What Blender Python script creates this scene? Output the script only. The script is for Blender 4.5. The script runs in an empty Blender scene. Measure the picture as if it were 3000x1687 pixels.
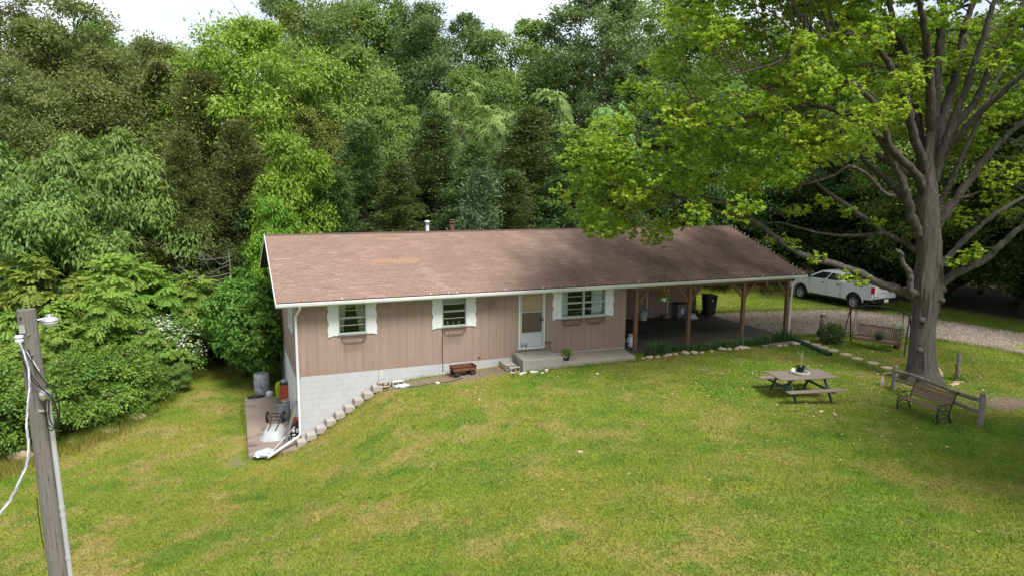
import bpy, bmesh, math, random
import numpy as np
from mathutils import Vector, Matrix
random.seed(7)
R = math.radians
scene = bpy.context.scene
col = scene.collection

# ---------------------------------------------------------------- camera
CAM = np.array([-1.994, -23.222, 6.380]); YAW = 0.390; PITCH = 0.1502; ROLL = 0.0082; FOC = 2042.3 / 3000
cam = bpy.data.cameras.new('camera'); cam_o = bpy.data.objects.new('camera', cam); col.objects.link(cam_o)
cam.sensor_width = 36; cam.lens = FOC * 36; cam.clip_end = 3000; cam.clip_start = .1
def cam_axes():
    cy, sy, cp, sp = math.cos(YAW), math.sin(YAW), math.cos(PITCH), math.sin(PITCH)
    f = Vector((sy * cp, cy * cp, -sp)); r = Vector((cy, -sy, 0)); u = r.cross(f)
    c, s = math.cos(ROLL), math.sin(ROLL)
    return c * r + s * u, -s * r + c * u, f
cr, cu, cf = cam_axes()
cam_o.matrix_world = Matrix(((cr.x, cu.x, -cf.x, CAM[0]), (cr.y, cu.y, -cf.y, CAM[1]), (cr.z, cu.z, -cf.z, CAM[2]), (0, 0, 0, 1)))
scene.camera = cam_o

# ---------------------------------------------------------------- sky and sun: bright overcast
SUN_EL, SUN_AZ = R(57), R(167)          # azimuth clockwise from +y: behind and right of the camera
world = bpy.data.worlds.new('World'); scene.world = world; world.use_nodes = True
wn, wl = world.node_tree.nodes, world.node_tree.links
bg = wn['Background']; sky = wn.new('ShaderNodeTexSky'); sky.sky_type = 'NISHITA'; sky.sun_disc = False
sky.sun_elevation = SUN_EL; sky.sun_rotation = SUN_AZ; sky.air_density = 1.2; sky.dust_density = 2
tc = wn.new('ShaderNodeTexCoord'); mp = wn.new('ShaderNodeMapping'); mp.inputs['Scale'].default_value = (1.2, 1.2, 5)
nz = wn.new('ShaderNodeTexNoise'); nz.inputs['Scale'].default_value = 2.6; nz.inputs['Detail'].default_value = 5
rp = wn.new('ShaderNodeValToRGB'); rp.color_ramp.elements[0].position = .35; rp.color_ramp.elements[1].position = .7
rp.color_ramp.elements[0].color = (4.3, 4.8, 5.9, 1); rp.color_ramp.elements[1].color = (9.4, 9.5, 9.7, 1)   # cloud layer, same units as the sky
mx = wn.new('ShaderNodeMixRGB'); mx.inputs[0].default_value = .8
wl.new(tc.outputs['Generated'], mp.inputs[0]); wl.new(mp.outputs[0], nz.inputs['Vector']); wl.new(nz.outputs['Fac'], rp.inputs[0])
wl.new(sky.outputs[0], mx.inputs[1]); wl.new(rp.outputs[0], mx.inputs[2]); wl.new(mx.outputs[0], bg.inputs[0])
bg.inputs[1].default_value = .045
sun = bpy.data.lights.new('sun', 'SUN'); sun.energy = 1.5; sun.angle = R(20); sun.color = (1, .965, .9)
sun_o = bpy.data.objects.new('sun', sun); col.objects.link(sun_o)
sd = Vector((math.sin(SUN_AZ) * math.cos(SUN_EL), math.cos(SUN_AZ) * math.cos(SUN_EL), math.sin(SUN_EL)))
sun_o.rotation_euler = sd.to_track_quat('Z', 'Y').to_euler(); sun_o.location = sd * 60
vs = scene.view_settings; vs.view_transform = 'Standard'; vs.look = 'None'; vs.exposure = 2.0; vs.gamma = 1; vs.use_curve_mapping = False
scene.render.resolution_x, scene.render.resolution_y = 1024, 575
scene.render.engine = 'CYCLES'
scene.cycles.max_bounces = 8; scene.cycles.transparent_max_bounces = 12

# ---------------------------------------------------------------- helpers
def ss(t):
    t = np.clip(t, 0, 1); return t * t * (3 - 2 * t)
AX = [-30, -9, -4, -1, -.4, .1, 2.5, 3.2, 5, 7.5, 9, 12, 60]; AZ = [-2.9, -2.6, -2.45, -2.38, -2.33, -2.2, -.64, -.5, -.38, -.26, -.21, -.19, -.28]
BX = [-30, -12, -8, -4, 0, 4, 8, 12, 18, 60]; BZ = [-3.2, -2.9, -2.6, -2.1, -1.45, -.85, -.55, -.48, -.48, -.5]
CX = [-30, -2, 14, 60]; CZ = [-2.9, -2.5, -.3, -.3]
def ground(x, y):
    x = np.asarray(x, float); y = np.asarray(y, float)
    def prof(X, Z):
        return (np.interp(x - .35, X, Z) + np.interp(x, X, Z) * 2 + np.interp(x + .35, X, Z)) / 4
    a, b, c = prof(AX, AZ), prof(BX, BZ), prof(CX, CZ)
    z = a + (b - a) * ss((-.75 - y) / 8.25)
    z = z + (c - z) * ss((y - 9.3) / 4)
    far = ss((-y - 2) / 3) * ss((x + 3) / 2)
    return z + (.03 * np.sin(x * .9 + y * .5) + .02 * np.sin(x * 2.1 - y * 1.3)) * far
def gz(x, y): return float(ground(x, y))
FH = Vector((math.sin(YAW), math.cos(YAW), 0)); RH = Vector((math.cos(YAW), -math.sin(YAW), 0))
def spot(px, d):
    """ground point at bearing px (photo column) and distance d from the camera station"""
    q = Vector(CAM) + FH * d + RH * (d * (px - 1500) / 2042.3)
    return q.x, q.y
def top_z(py, d): return CAM[2] + d * ((843.5 - py) / 2042.3 - math.tan(PITCH)) * 1.0

def tag(o, label=None, cat=None, group=None, kind=None):
    if label: o['label'] = label
    if cat: o['category'] = cat
    if group: o['group'] = group
    if kind: o['kind'] = kind
    return o
def empty(name, loc=(0, 0, 0), rz=0, label=None, cat=None, group=None, parent=None, rot=None):
    o = bpy.data.objects.new(name, None); col.objects.link(o); o.empty_display_size = .2
    o.location = loc; o.rotation_euler = rot if rot else (0, 0, rz)
    if parent: o.parent = parent
    return tag(o, label, cat, group)
def copy_tree(o, parent=None):
    c = o.copy(); col.objects.link(c); c.parent = parent
    for ch in o.children: copy_tree(ch, c)
    return c

class MB:
    """collects shapes, builds ONE mesh object"""
    def __init__(s): s.v = []; s.f = []
    def add(s, vs, fs):
        n = len(s.v); s.v += [tuple(q) for q in vs]; s.f += [tuple(i + n for i in f) for f in fs]; return s
    def box(s, x0, x1, y0, y1, z0, z1, M=None):
        vs = [Vector(q) for q in ((x0, y0, z0), (x1, y0, z0), (x1, y1, z0), (x0, y1, z0), (x0, y0, z1), (x1, y0, z1), (x1, y1, z1), (x0, y1, z1))]
        if M: vs = [M @ q for q in vs]
        return s.add(vs, [(0, 3, 2, 1), (4, 5, 6, 7), (0, 1, 5, 4), (1, 2, 6, 5), (2, 3, 7, 6), (3, 0, 4, 7)])
    def bar(s, a, b, w, h=None, up=(0, 0, 1)):
        a, b = Vector(a), Vector(b); h = h or w; d = (b - a); L = d.length; d.normalize()
        u = Vector(up)
        if abs(d.dot(u)) > .95: u = Vector((1, 0, 0))
        x = d.cross(u).normalized(); z = x.cross(d)
        M = Matrix(((x.x, d.x, z.x, a.x), (x.y, d.y, z.y, a.y), (x.z, d.z, z.z, a.z), (0, 0, 0, 1)))
        return s.box(-w / 2, w / 2, 0, L, -h / 2, h / 2, M)
    def tube(s, pts, rad, n=8, cap=True, jit=0, rnd=random):
        pts = [Vector(q) for q in pts]; m = len(pts)
        if not hasattr(rad, '__len__'): rad = [rad] * m
        vs, fs = [], []; px = None
        for i, q in enumerate(pts):
            t = (pts[min(i + 1, m - 1)] - pts[max(i - 1, 0)]).normalized()
            if px is None:
                px = t.cross(Vector((0, 0, 1)) if abs(t.z) < .9 else Vector((0, 1, 0))).normalized()
            else: px = (px - t * px.dot(t)).normalized()
            py = t.cross(px)
            for k in range(n):
                a = 2 * math.pi * k / n; r = rad[i] * (1 + (rnd.uniform(-jit, jit) if jit else 0))
                vs.append(q + (px * math.cos(a) + py * math.sin(a)) * r)
        for i in range(m - 1):
            for k in range(n):
                k2 = (k + 1) % n
                fs.append((i * n + k, i * n + k2, (i + 1) * n + k2, (i + 1) * n + k))
        if cap: fs.append(tuple(range(n - 1, -1, -1))); fs.append(tuple((m - 1) * n + k for k in range(n)))
        return s.add(vs, fs)
    def lathe(s, prof, n=20, M=None, c=(0, 0, 0), cap=True):
        vs, fs = [], []; m = len(prof); c = Vector(c)
        for r, z in prof:
            for k in range(n):
                a = 2 * math.pi * k / n; q = Vector((r * math.cos(a), r * math.sin(a), z))
                vs.append(M @ q if M else q + c)
        for i in range(m - 1):
            for k in range(n):
                k2 = (k + 1) % n; fs.append((i * n + k, i * n + k2, (i + 1) * n + k2, (i + 1) * n + k))
        if cap: fs.append(tuple(range(n - 1, -1, -1))); fs.append(tuple((m - 1) * n + k for k in range(n)))
        return s.add(vs, fs)
    def prism(s, poly, f0, f1):
        """poly: 2-D outline; f0, f1 map (u, v) to the two 3-D faces"""
        n = len(poly); vs = [f0(*q) for q in poly] + [f1(*q) for q in poly]
        return s.add(vs, [tuple(range(n)), tuple(range(2 * n - 1, n - 1, -1))] + [(i, i + n, (i + 1) % n + n, (i + 1) % n) for i in range(n)])
    def mesh(s, name):
        me = bpy.data.meshes.new(name); me.from_pydata(s.v, [], s.f)
        bm = bmesh.new(); bm.from_mesh(me); bmesh.ops.recalc_face_normals(bm, faces=bm.faces); bm.to_mesh(me); bm.free()
        return me
    def build(s, name, mat, parent=None, smooth=False, bevel=0, seg=2, auto=None):
        me = s.mesh(name); me.materials.append(mat)
        return link(name, me, parent, smooth, bevel, seg)
def link(name, me, parent=None, smooth=False, bevel=0, seg=2):
    o = bpy.data.objects.new(name, me); col.objects.link(o)
    if parent: o.parent = parent
    if smooth:
        me.polygons.foreach_set('use_smooth', [True] * len(me.polygons))
        try: me.set_sharp_from_angle(angle=R(40))
        except Exception: pass
    if bevel:
        b = o.modifiers.new('b', 'BEVEL'); b.width = bevel; b.segments = seg; b.limit_method = 'ANGLE'; b.angle_limit = R(40)
    return o
def bez(pts, n=24):
    """Catmull-Rom through points"""
    P = [Vector(q) for q in pts]; P = [P[0] * 2 - P[1]] + P + [P[-1] * 2 - P[-2]]; out = []; segs = len(P) - 3; per = max(1, n // segs)
    for i in range(segs):
        a, b, c, d = P[i:i + 4]
        for k in range(per):
            t = k / per
            out.append(.5 * ((2 * b) + (c - a) * t + (2 * a - 5 * b + 4 * c - d) * t * t + (-a + 3 * b - 3 * c + d) * t ** 3))
    out.append(P[-2]); return out

# ---------------------------------------------------------------- materials
def nodes(name):
    m = bpy.data.materials.new(name); m.use_nodes = True; nt = m.node_tree
    return m, nt, nt.nodes, nt.links, nt.nodes['Principled BSDF']
def coords(nt, space, stretch=(1, 1, 1)):
    n = nt.nodes
    if space == 'pos': o = n.new('ShaderNodeNewGeometry').outputs['Position']
    else: o = n.new('ShaderNodeTexCoord').outputs['Object']
    if stretch != (1, 1, 1):
        mpn = n.new('ShaderNodeMapping'); mpn.inputs['Scale'].default_value = stretch; nt.links.new(o, mpn.inputs[0]); o = mpn.outputs[0]
    return o
def noise(nt, vec, scale, detail=5, rough=.6, lo=.3, hi=.7):
    n = nt.nodes.new('ShaderNodeTexNoise'); n.inputs['Scale'].default_value = scale; n.inputs['Detail'].default_value = detail; n.inputs['Roughness'].default_value = rough
    nt.links.new(vec, n.inputs['Vector']); r = nt.nodes.new('ShaderNodeMapRange'); r.inputs[1].default_value = lo; r.inputs[2].default_value = hi
    nt.links.new(n.outputs['Fac'], r.inputs[0]); return r.outputs[0]
def mix(nt, fac, a, b, mode='MIX'):
    n = nt.nodes.new('ShaderNodeMixRGB'); n.blend_type = mode
    for i, q in ((0, fac), (1, a), (2, b)):
        if isinstance(q, (int, float)): n.inputs[i].default_value = q
        elif isinstance(q, (tuple, list)): n.inputs[i].default_value = (*q[:3], 1)
        else: nt.links.new(q, n.inputs[i])
    return n.outputs[0]
def mmath(nt, op, a, b=0.0):
    n = nt.nodes.new('ShaderNodeMath'); n.operation = op
    for i, q in enumerate((a, b)):
        if isinstance(q, (int, float)): n.inputs[i].default_value = q
        else: nt.links.new(q, n.inputs[i])
    return n.outputs[0]
def bump(nt, b, h, strength=.4, dist=.02):
    n = nt.nodes.new('ShaderNodeBump'); n.inputs['Strength'].default_value = strength; n.inputs['Distance'].default_value = dist
    nt.links.new(h, n.inputs['Height']); nt.links.new(n.outputs[0], b.inputs['Normal'])
def mat(name, c1, c2=None, c3=None, scale=4, scale2=25, rough=.8, spec=.3, metal=0, bmp=.2, dist=.01, space='obj', stretch=(1, 1, 1), amt3=(.58, .72)):
    m, nt, n, l, b = nodes(name)
    c2 = c2 or tuple(q * .75 for q in c1)
    v = coords(nt, space, stretch); n1 = noise(nt, v, scale); n2 = noise(nt, v, scale2, 4)
    c = mix(nt, n1, c1, c2); c = mix(nt, mmath(nt, 'MULTIPLY', n2, .35), c, tuple(q * .72 for q in c1))
    if c3: c = mix(nt, noise(nt, v, scale * 1.7, 6, .65, *amt3), c, c3)
    l.new(c, b.inputs['Base Color']); b.inputs['Roughness'].default_value = rough; b.inputs['Metallic'].default_value = metal
    b.inputs['Specular IOR Level'].default_value = spec
    if bmp: bump(nt, b, n2, bmp, dist)
    return m
def glass_mat(name, tint=(.9, .95, .95), fac=.93, rough=.02):
    m, nt, n, l, b = nodes(name)
    t = n.new('ShaderNodeBsdfTransparent'); t.inputs[0].default_value = (*tint, 1); g = n.new('ShaderNodeBsdfGlossy'); g.inputs[1].default_value = rough
    fr = n.new('ShaderNodeFresnel'); fr.inputs[0].default_value = 1.5
    k = mmath(nt, 'ADD', fr.outputs[0], max(0.0, 1 - fac - .05))
    x = n.new('ShaderNodeMixShader'); l.new(k, x.inputs[0]); l.new(t.outputs[0], x.inputs[1]); l.new(g.outputs[0], x.inputs[2])
    l.new(x.outputs[0], n['Material Output'].inputs[0]); return m

WHITE = mat('white_paint', (.66, .67, .67), (.58, .60, .60), (.45, .45, .43), rough=.55, bmp=.08, scale=2, amt3=(.62, .85))
GUTTER = mat('gutter_metal', (.70, .71, .71), (.58, .60, .60), (.42, .42, .40), rough=.5, scale=1.5, stretch=(.4, 1, 6), bmp=.05)
SIDING = mat('siding_paint', (.315, .225, .183), (.275, .192, .155), (.38, .295, .255), scale=1.1, scale2=14, rough=.85, space='pos', stretch=(5, 5, .35), bmp=.25, dist=.006, amt3=(.56, .8))
def weather_siding(m):
    """splashed earth along the foot of the boards and pale rain-worn streaks"""
    nt = m.node_tree; b = nt.nodes['Principled BSDF']; src = b.inputs['Base Color'].links[0].from_socket
    v = coords(nt, 'pos'); sx = nt.nodes.new('ShaderNodeSeparateXYZ'); nt.links.new(v, sx.inputs[0])
    lo = nt.nodes.new('ShaderNodeMapRange'); lo.inputs[1].default_value = .5; lo.inputs[2].default_value = -.05; nt.links.new(sx.outputs[2], lo.inputs[0])
    c = mix(nt, mmath(nt, 'MULTIPLY', mmath(nt, 'MULTIPLY', lo.outputs[0], noise(nt, v, 3.5, 6, .7, .4, .7)), .55), src, (.23, .155, .115))
    c = mix(nt, mmath(nt, 'MULTIPLY', noise(nt, coords(nt, 'pos', (7, 7, .25)), 1.6, 5, .6, .56, .72), .35), c, (.42, .345, .305))
    oi = nt.nodes.new('ShaderNodeObjectInfo'); c = mix(nt, mmath(nt, 'MULTIPLY', oi.outputs['Random'], .22), c, (.255, .175, .14))
    nt.links.new(c, b.inputs['Base Color'])
weather_siding(SIDING)
BLOCKW = mat('painted_block', (.46, .462, .465), (.405, .407, .41), (.49, .475, .45), scale=1.2, scale2=40, rough=.9, space='pos', bmp=.35, dist=.008)
MORTAR = mat('mortar', (.44, .44, .44), rough=.95)
CONC = mat('concrete', (.32, .285, .235), (.26, .232, .192), (.19, .165, .138), scale=1.3, scale2=30, rough=.92, space='pos', bmp=.25)
CONCG = mat('grey_concrete', (.32, .30, .27), (.26, .245, .22), (.165, .155, .13), scale=2.2, scale2=30, rough=.92, space='pos', bmp=.3)
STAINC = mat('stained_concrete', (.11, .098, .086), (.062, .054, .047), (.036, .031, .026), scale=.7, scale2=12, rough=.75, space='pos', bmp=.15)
PATIO = mat('patio_concrete', (.27, .21, .165), (.21, .165, .13), (.085, .068, .053), scale=.75, scale2=22, rough=.9, space='pos', stretch=(.7, 1.6, 1), bmp=.2, amt3=(.55, .68))
CINDER = mat('cinder_block', (.41, .37, .33), (.33, .30, .265), (.2, .178, .152), scale=5, scale2=60, rough=.95, space='pos', bmp=.5, dist=.01)
WOODB = mat('brown_post_wood', (.185, .10, .052), (.125, .068, .036), (.25, .15, .085), scale=3, scale2=18, rough=.8, stretch=(6, 6, .6), bmp=.3)
GREYW = mat('weathered_wood', (.215, .172, .145), (.16, .126, .105), (.095, .073, .06), scale=3, scale2=20, rough=.9, stretch=(.8, 9, 9), bmp=.4)
GREYWV = mat('weathered_wood_upright', (.22, .19, .165), (.16, .138, .12), (.12, .1, .085), scale=3, scale2=20, rough=.92, stretch=(9, 9, .8), bmp=.5)
TEAKW = mat('old_bench_wood', (.19, .127, .085), (.13, .086, .057), (.07, .05, .037), scale=3, scale2=20, rough=.9, stretch=(.8, 9, 9), bmp=.4)
POLEW = mat('pole_wood', (.30, .27, .25), (.22, .195, .18), (.115, .097, .087), scale=3.2, scale2=30, rough=.92, stretch=(10, 10, .35), bmp=.8, dist=.02, amt3=(.55, .68))
BLACK = mat('black_metal', (.014, .013, .013), (.022, .018, .016), rough=.55, bmp=.05)
BPLAST = mat('black_plastic', (.016, .017, .019), (.024, .025, .027), rough=.5, bmp=.05)
RUST = mat('rusty_metal', (.19, .075, .035), (.10, .035, .02), (.27, .135, .06), scale=9, rough=.85, bmp=.3)
RUSTD = mat('dark_rust', (.085, .034, .024), (.05, .022, .018), rough=.85, scale=12)
GALV = mat('galvanized_steel', (.36, .39, .41), (.27, .3, .32), (.42, .3, .2), scale=4, rough=.45, metal=.6, bmp=.06, amt3=(.68, .8))
ALUM = mat('aluminium', (.62, .63, .63), (.5, .51, .52), rough=.4, metal=.7, bmp=.04)
SASH = mat('window_aluminium', (.42, .45, .42), (.36, .39, .36), rough=.5, metal=.2, bmp=.04)
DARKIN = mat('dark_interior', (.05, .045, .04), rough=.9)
CURT = mat('curtain_cloth', (.78, .78, .74), (.7, .7, .66), rough=.95, scale=8)
CURTG = mat('green_curtain_cloth', (.55, .58, .42), (.45, .48, .34), rough=.95, scale=8)
SOFF = mat('soffit_paint', (.55, .56, .52), (.48, .49, .45), rough=.8)
GLASS = glass_mat('window_glass')
SCREEN = glass_mat('door_glass', (.95, .94, .92), 1.0, .3)
RUBBER = mat('tyre_rubber', (.012, .012, .012), (.02, .019, .018), rough=.85)
REDP = mat('red_plastic', (.55, .09, .05), rough=.5)
CLAYS = mat('flagstone', (.47, .355, .25), (.38, .28, .2), rough=.95, scale=6, bmp=.4)
LIMES = mat('limestone', (.52, .41, .31), (.42, .32, .235), (.33, .22, .15), rough=.95, scale=7, bmp=.5, dist=.02)
PALES = mat('pale_stone', (.66, .62, .56), (.52, .48, .43), rough=.95, scale=7, bmp=.5, dist=.02)
SOIL = mat('potting_soil', (.045, .03, .02), rough=1, scale=12, bmp=.6)

# ================================================================ ground, drive, slabs
def lawn_group():
    g = bpy.data.node_groups.new('lawn_colour', 'ShaderNodeTree'); g.interface.new_socket('Color', in_out='OUTPUT', socket_type='NodeSocketColor')
    out = g.nodes.new('NodeGroupOutput'); pos = g.nodes.new('ShaderNodeNewGeometry').outputs['Position']
    mpn = g.nodes.new('ShaderNodeMapping'); mpn.inputs['Scale'].default_value = (1, 1, 0); g.links.new(pos, mpn.inputs[0]); p2 = mpn.outputs[0]
    big = noise(g, p2, .24, 4, .55, .42, .58); mid = noise(g, p2, .9, 5, .62, .38, .62); fine = noise(g, p2, 3.0, 5, .65, .32, .68)
    sx = g.nodes.new('ShaderNodeSeparateXYZ'); g.links.new(pos, sx.inputs[0])
    west = g.nodes.new('ShaderNodeMapRange'); west.inputs[1].default_value = 10; west.inputs[2].default_value = 0; g.links.new(sx.outputs[0], west.inputs[0])
    green = mix(g, mid, (.165, .25, .022), (.10, .185, .016))
    olive = mix(g, fine, (.285, .275, .046), (.21, .235, .032))
    k = mmath(g, 'ADD', mmath(g, 'MULTIPLY', big, .62), mmath(g, 'MULTIPLY', west.outputs[0], .38))
    c = mix(g, k, green, olive)
    straw = noise(g, p2, .5, 6, .68, .50, .62)
    c = mix(g, mmath(g, 'MULTIPLY', straw, mmath(g, 'ADD', .42, mmath(g, 'MULTIPLY', west.outputs[0], .38))), c, (.36, .275, .11))
    mp3 = g.nodes.new('ShaderNodeMapping'); mp3.inputs['Location'].default_value = (31, 17, 0); mp3.inputs['Scale'].default_value = (1, 1, 0); g.links.new(pos, mp3.inputs[0])
    lush = noise(g, mp3.outputs[0], .6, 5, .65, .52, .62)
    c = mix(g, mmath(g, 'MULTIPLY', lush, .8), c, (.105, .20, .018))
    c = mix(g, mmath(g, 'MULTIPLY', noise(g, mp3.outputs[0], 5, 6, .72, .5, .72), .36), c, (.08, .135, .014))
    tr = g.nodes.new('ShaderNodeTexWave'); tr.inputs['Scale'].default_value = .28; tr.inputs['Distortion'].default_value = 2.5; tr.inputs['Detail'].default_value = 2; tr.inputs['Detail Scale'].default_value = .6
    mt_ = g.nodes.new('ShaderNodeMapping'); mt_.inputs['Rotation'].default_value = (0, 0, R(-62)); mt_.inputs['Scale'].default_value = (1, 1, 0); g.links.new(pos, mt_.inputs[0]); g.links.new(mt_.outputs[0], tr.inputs['Vector'])
    c = mix(g, mmath(g, 'MULTIPLY', tr.outputs['Fac'], .16), c, (.33, .31, .08))
    g.links.new(c, out.inputs[0]); return g
LAWN = lawn_group()
def ground_mat():
    m, nt, n, l, b = nodes('lawn_ground')
    gn = n.new('ShaderNodeGroup'); gn.node_tree = LAWN
    at = n.new('ShaderNodeAttribute'); at.attribute_name = 'cover'
    sp = n.new('ShaderNodeSeparateColor'); l.new(at.outputs['Color'], sp.inputs[0])
    v = coords(nt, 'pos'); f = noise(nt, v, 30, 5, .7)
    forest = mix(nt, f, (.05, .036, .02), (.085, .06, .032)); dirt = mix(nt, f, (.25, .19, .135), (.15, .112, .075))
    nd = noise(nt, v, 5, 6, .75, .25, .75)
    def soft(ch): return mmath(nt, 'MINIMUM', mmath(nt, 'MAXIMUM', mmath(nt, 'SUBTRACT', mmath(nt, 'MULTIPLY', ch, 2.2), nd), 0), 1)
    c = mix(nt, mmath(nt, 'MULTIPLY', f, .3), gn.outputs[0], (.06, .07, .02))
    c = mix(nt, soft(sp.outputs[0]), c, forest); c = mix(nt, soft(sp.outputs[1]), c, dirt)
    l.new(c, b.inputs['Base Color']); b.inputs['Roughness'].default_value = 1; b.inputs['Specular IOR Level'].default_value = .1
    bump(nt, b, noise(nt, v, 45, 4, .7), .6, .03); return m
GMAT = ground_mat()
EDGE = [(-14, -8), (-9.6, 1.6), (-7.6, 3.2), (-5.9, 4.9), (-4.8, 7.5), (-4.1, 11), (-3.6, 15), (-1, 16), (3, 15.5), (14, 13), (22, 12.5), (27, 11.5), (31, 11), (33, 10), (60, 10)]   # the wood's edge, west to east
def wood_side(x, y):
    """> 0 inside the wood (signed offset in metres, approximate)"""
    ey = np.interp(x, [q[0] for q in EDGE], [q[1] for q in EDGE]); xe = np.interp(y, [-25, -12, -4, 2, 8, 12], [39, 37, 34.8, 33.8, 33.3, 33])
    return np.maximum(np.asarray(y) - ey, np.asarray(x) - xe)
def dirt_amount(x, y):
    a = .62 * np.exp(-(((y + .45) / .55) ** 2)) * ss((x - 2.2) / .8) * ss((7.9 - x) / .8)
    for (cx, cy, rx, ry, k) in ((5.5, -.9, 1.6, .5, .45), (-2.1, -.6, .45, .5, .55), (13.8, -3.15, .3, .16, .75), (20.9, -9.4, 1.3, .8, .75), (15, -7.2, 1.2, .6, .3), (6.4, -7.7, .16, .1, .8), (20.4, -7.6, 1.6, 1.3, .35), (1.8, -1.6, 1.2, .5, .18), (17.6, -9.0, .8, 1, .25), (-2.0, 2.5, .22, 3.6, .3)):
        a = a + k * np.exp(-(((x - cx) / rx) ** 2 + ((y - cy) / ry) ** 2))
    return np.clip(a, 0, 1)
def grid_mesh(xs, ys):
    X, Y = np.meshgrid(xs, ys, indexing='ij'); Z = ground(X, Y)
    d = np.hypot(X - 8, Y); Z = Z + np.where(d > 90, -(d - 90) * .004, 0)
    nx, ny = len(xs), len(ys); V = np.stack([X, Y, Z], -1).reshape(-1, 3)
    i = np.arange(nx - 1)[:, None] * ny + np.arange(ny - 1)[None, :]
    F = np.stack([i, i + ny, i + ny + 1, i + 1], -1).reshape(-1, 4); return V, F
def np_mesh(name, V, F, smooth=True):
    me = bpy.data.meshes.new(name); k = F.shape[1]
    me.vertices.add(len(V)); me.vertices.foreach_set('co', np.ascontiguousarray(V, np.float32).ravel())
    me.loops.add(F.size); me.loops.foreach_set('vertex_index', np.ascontiguousarray(F, np.int32).ravel())
    me.polygons.add(len(F)); me.polygons.foreach_set('loop_start', np.arange(0, F.size, k, dtype=np.int32)); me.polygons.foreach_set('loop_total', np.full(len(F), k, np.int32))
    if smooth: me.polygons.foreach_set('use_smooth', np.ones(len(F), bool))
    me.update(calc_edges=True); return me
def col_attr(me, name, rgb):
    a = me.color_attributes.new(name, 'FLOAT_COLOR', 'POINT'); c = np.ones((len(me.vertices), 4), np.float32); c[:, :rgb.shape[1]] = rgb
    a.data.foreach_set('color', c.ravel())
xs = np.unique(np.concatenate([[-900, -500, -250, -120, -60], np.arange(-30, -12, 2), np.arange(-12, 27, .25), np.arange(27, 50, 1.5), [60, 90, 150, 300, 600, 900]]))
ys = np.unique(np.concatenate([[-600, -200, -80, -40], np.arange(-26, -16, 1), np.arange(-16, 14, .25), np.arange(14, 60, 2), [80, 120, 200, 400, 900]]))
V, F = grid_mesh(xs, ys); me = np_mesh('lawn', V, F); me.materials.append(GMAT)
wsd = wood_side(V[:, 0], V[:, 1])
col_attr(me, 'cover', np.stack([np.clip((wsd + .6) / 2.5, 0, 1), dirt_amount(V[:, 0], V[:, 1]), np.zeros(len(V))], -1))
tag(link('lawn', me), kind='structure')

# gravel drive: from the carport, past the swing and away to the right
GRAV = mat('gravel', (.24, .19, .145), (.15, .117, .088), (.34, .285, .23), scale=.75, scale2=11, rough=.97, space='pos', bmp=.7, dist=.03)
far_e = [(19.9, 5.6), (22, 5.6), (24.3, 5.2), (28.6, 4.1), (30.6, 1.2), (31.8, -3.1), (33.6, -9), (35, -18)]
near_e = [(20.3, -.3), (21.2, -.35), (22.6, -.8), (24.4, -1.6), (26.5, -2.9), (27.9, -5.5), (29.2, -10), (30.6, -18)]
fe, ne = bez([(a, b, 0) for a, b in far_e], 98), bez([(a, b, 0) for a, b in near_e], 98)
n = min(len(fe), len(ne)); V = []; rr = random.Random(3); wob = [rr.uniform(-.28, .28) for _ in range(2 * n)]
for i in range(n):
    a, b = fe[i], ne[i]; d = (b - a).normalized()
    a = a + d * wob[i]; b = b + d * wob[i + n]
    for k in range(13):
        q = a.lerp(b, k / 12); lift = .016 if 0 < k < 12 else -.02
        V.append((q.x, q.y, gz(q.x, q.y) + lift))
F = np.array([(i * 13 + k, i * 13 + k + 1, (i + 1) * 13 + k + 1, (i + 1) * 13 + k) for i in range(n - 1) for k in range(12)])
me = np_mesh('gravel_driveway', np.array(V), F); me.materials.append(GRAV); tag(link('gravel_driveway', me), kind='structure')
def in_drive(x, y):
    ok = np.zeros(x.shape, bool); P = [(q.x, q.y) for q in fe[:n]] + [(q.x, q.y) for q in ne[:n]][::-1]
    for i in range(len(P)):
        (x1, y1), (x2, y2) = P[i], P[i - 1]
        if y1 == y2: continue
        ok ^= ((y1 > y) != (y2 > y)) & (x < (x2 - x1) * (y - y1) / (y2 - y1) + x1)
    return ok
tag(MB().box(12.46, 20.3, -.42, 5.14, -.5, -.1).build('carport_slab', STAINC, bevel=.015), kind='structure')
m = MB(); m.prism([(-1.68, -.55), (-.06, -.62), (-.06, 5.6), (-1.62, 5.95)], lambda u, v: Vector((u, v, -2.25)), lambda u, v: Vector((u, v, -2.6)))
tag(m.build('patio_slab', PATIO, bevel=.015), kind='structure')
tag(MB().prism([(9.06, -1.27), (12.03, -1.37), (12.3, -.03), (9.06, -.03)], lambda u, v: Vector((u, v, -.03)), lambda u, v: Vector((u, v, -.6))).build('walkway_slab', CONC, bevel=.015), kind='structure')

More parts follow.
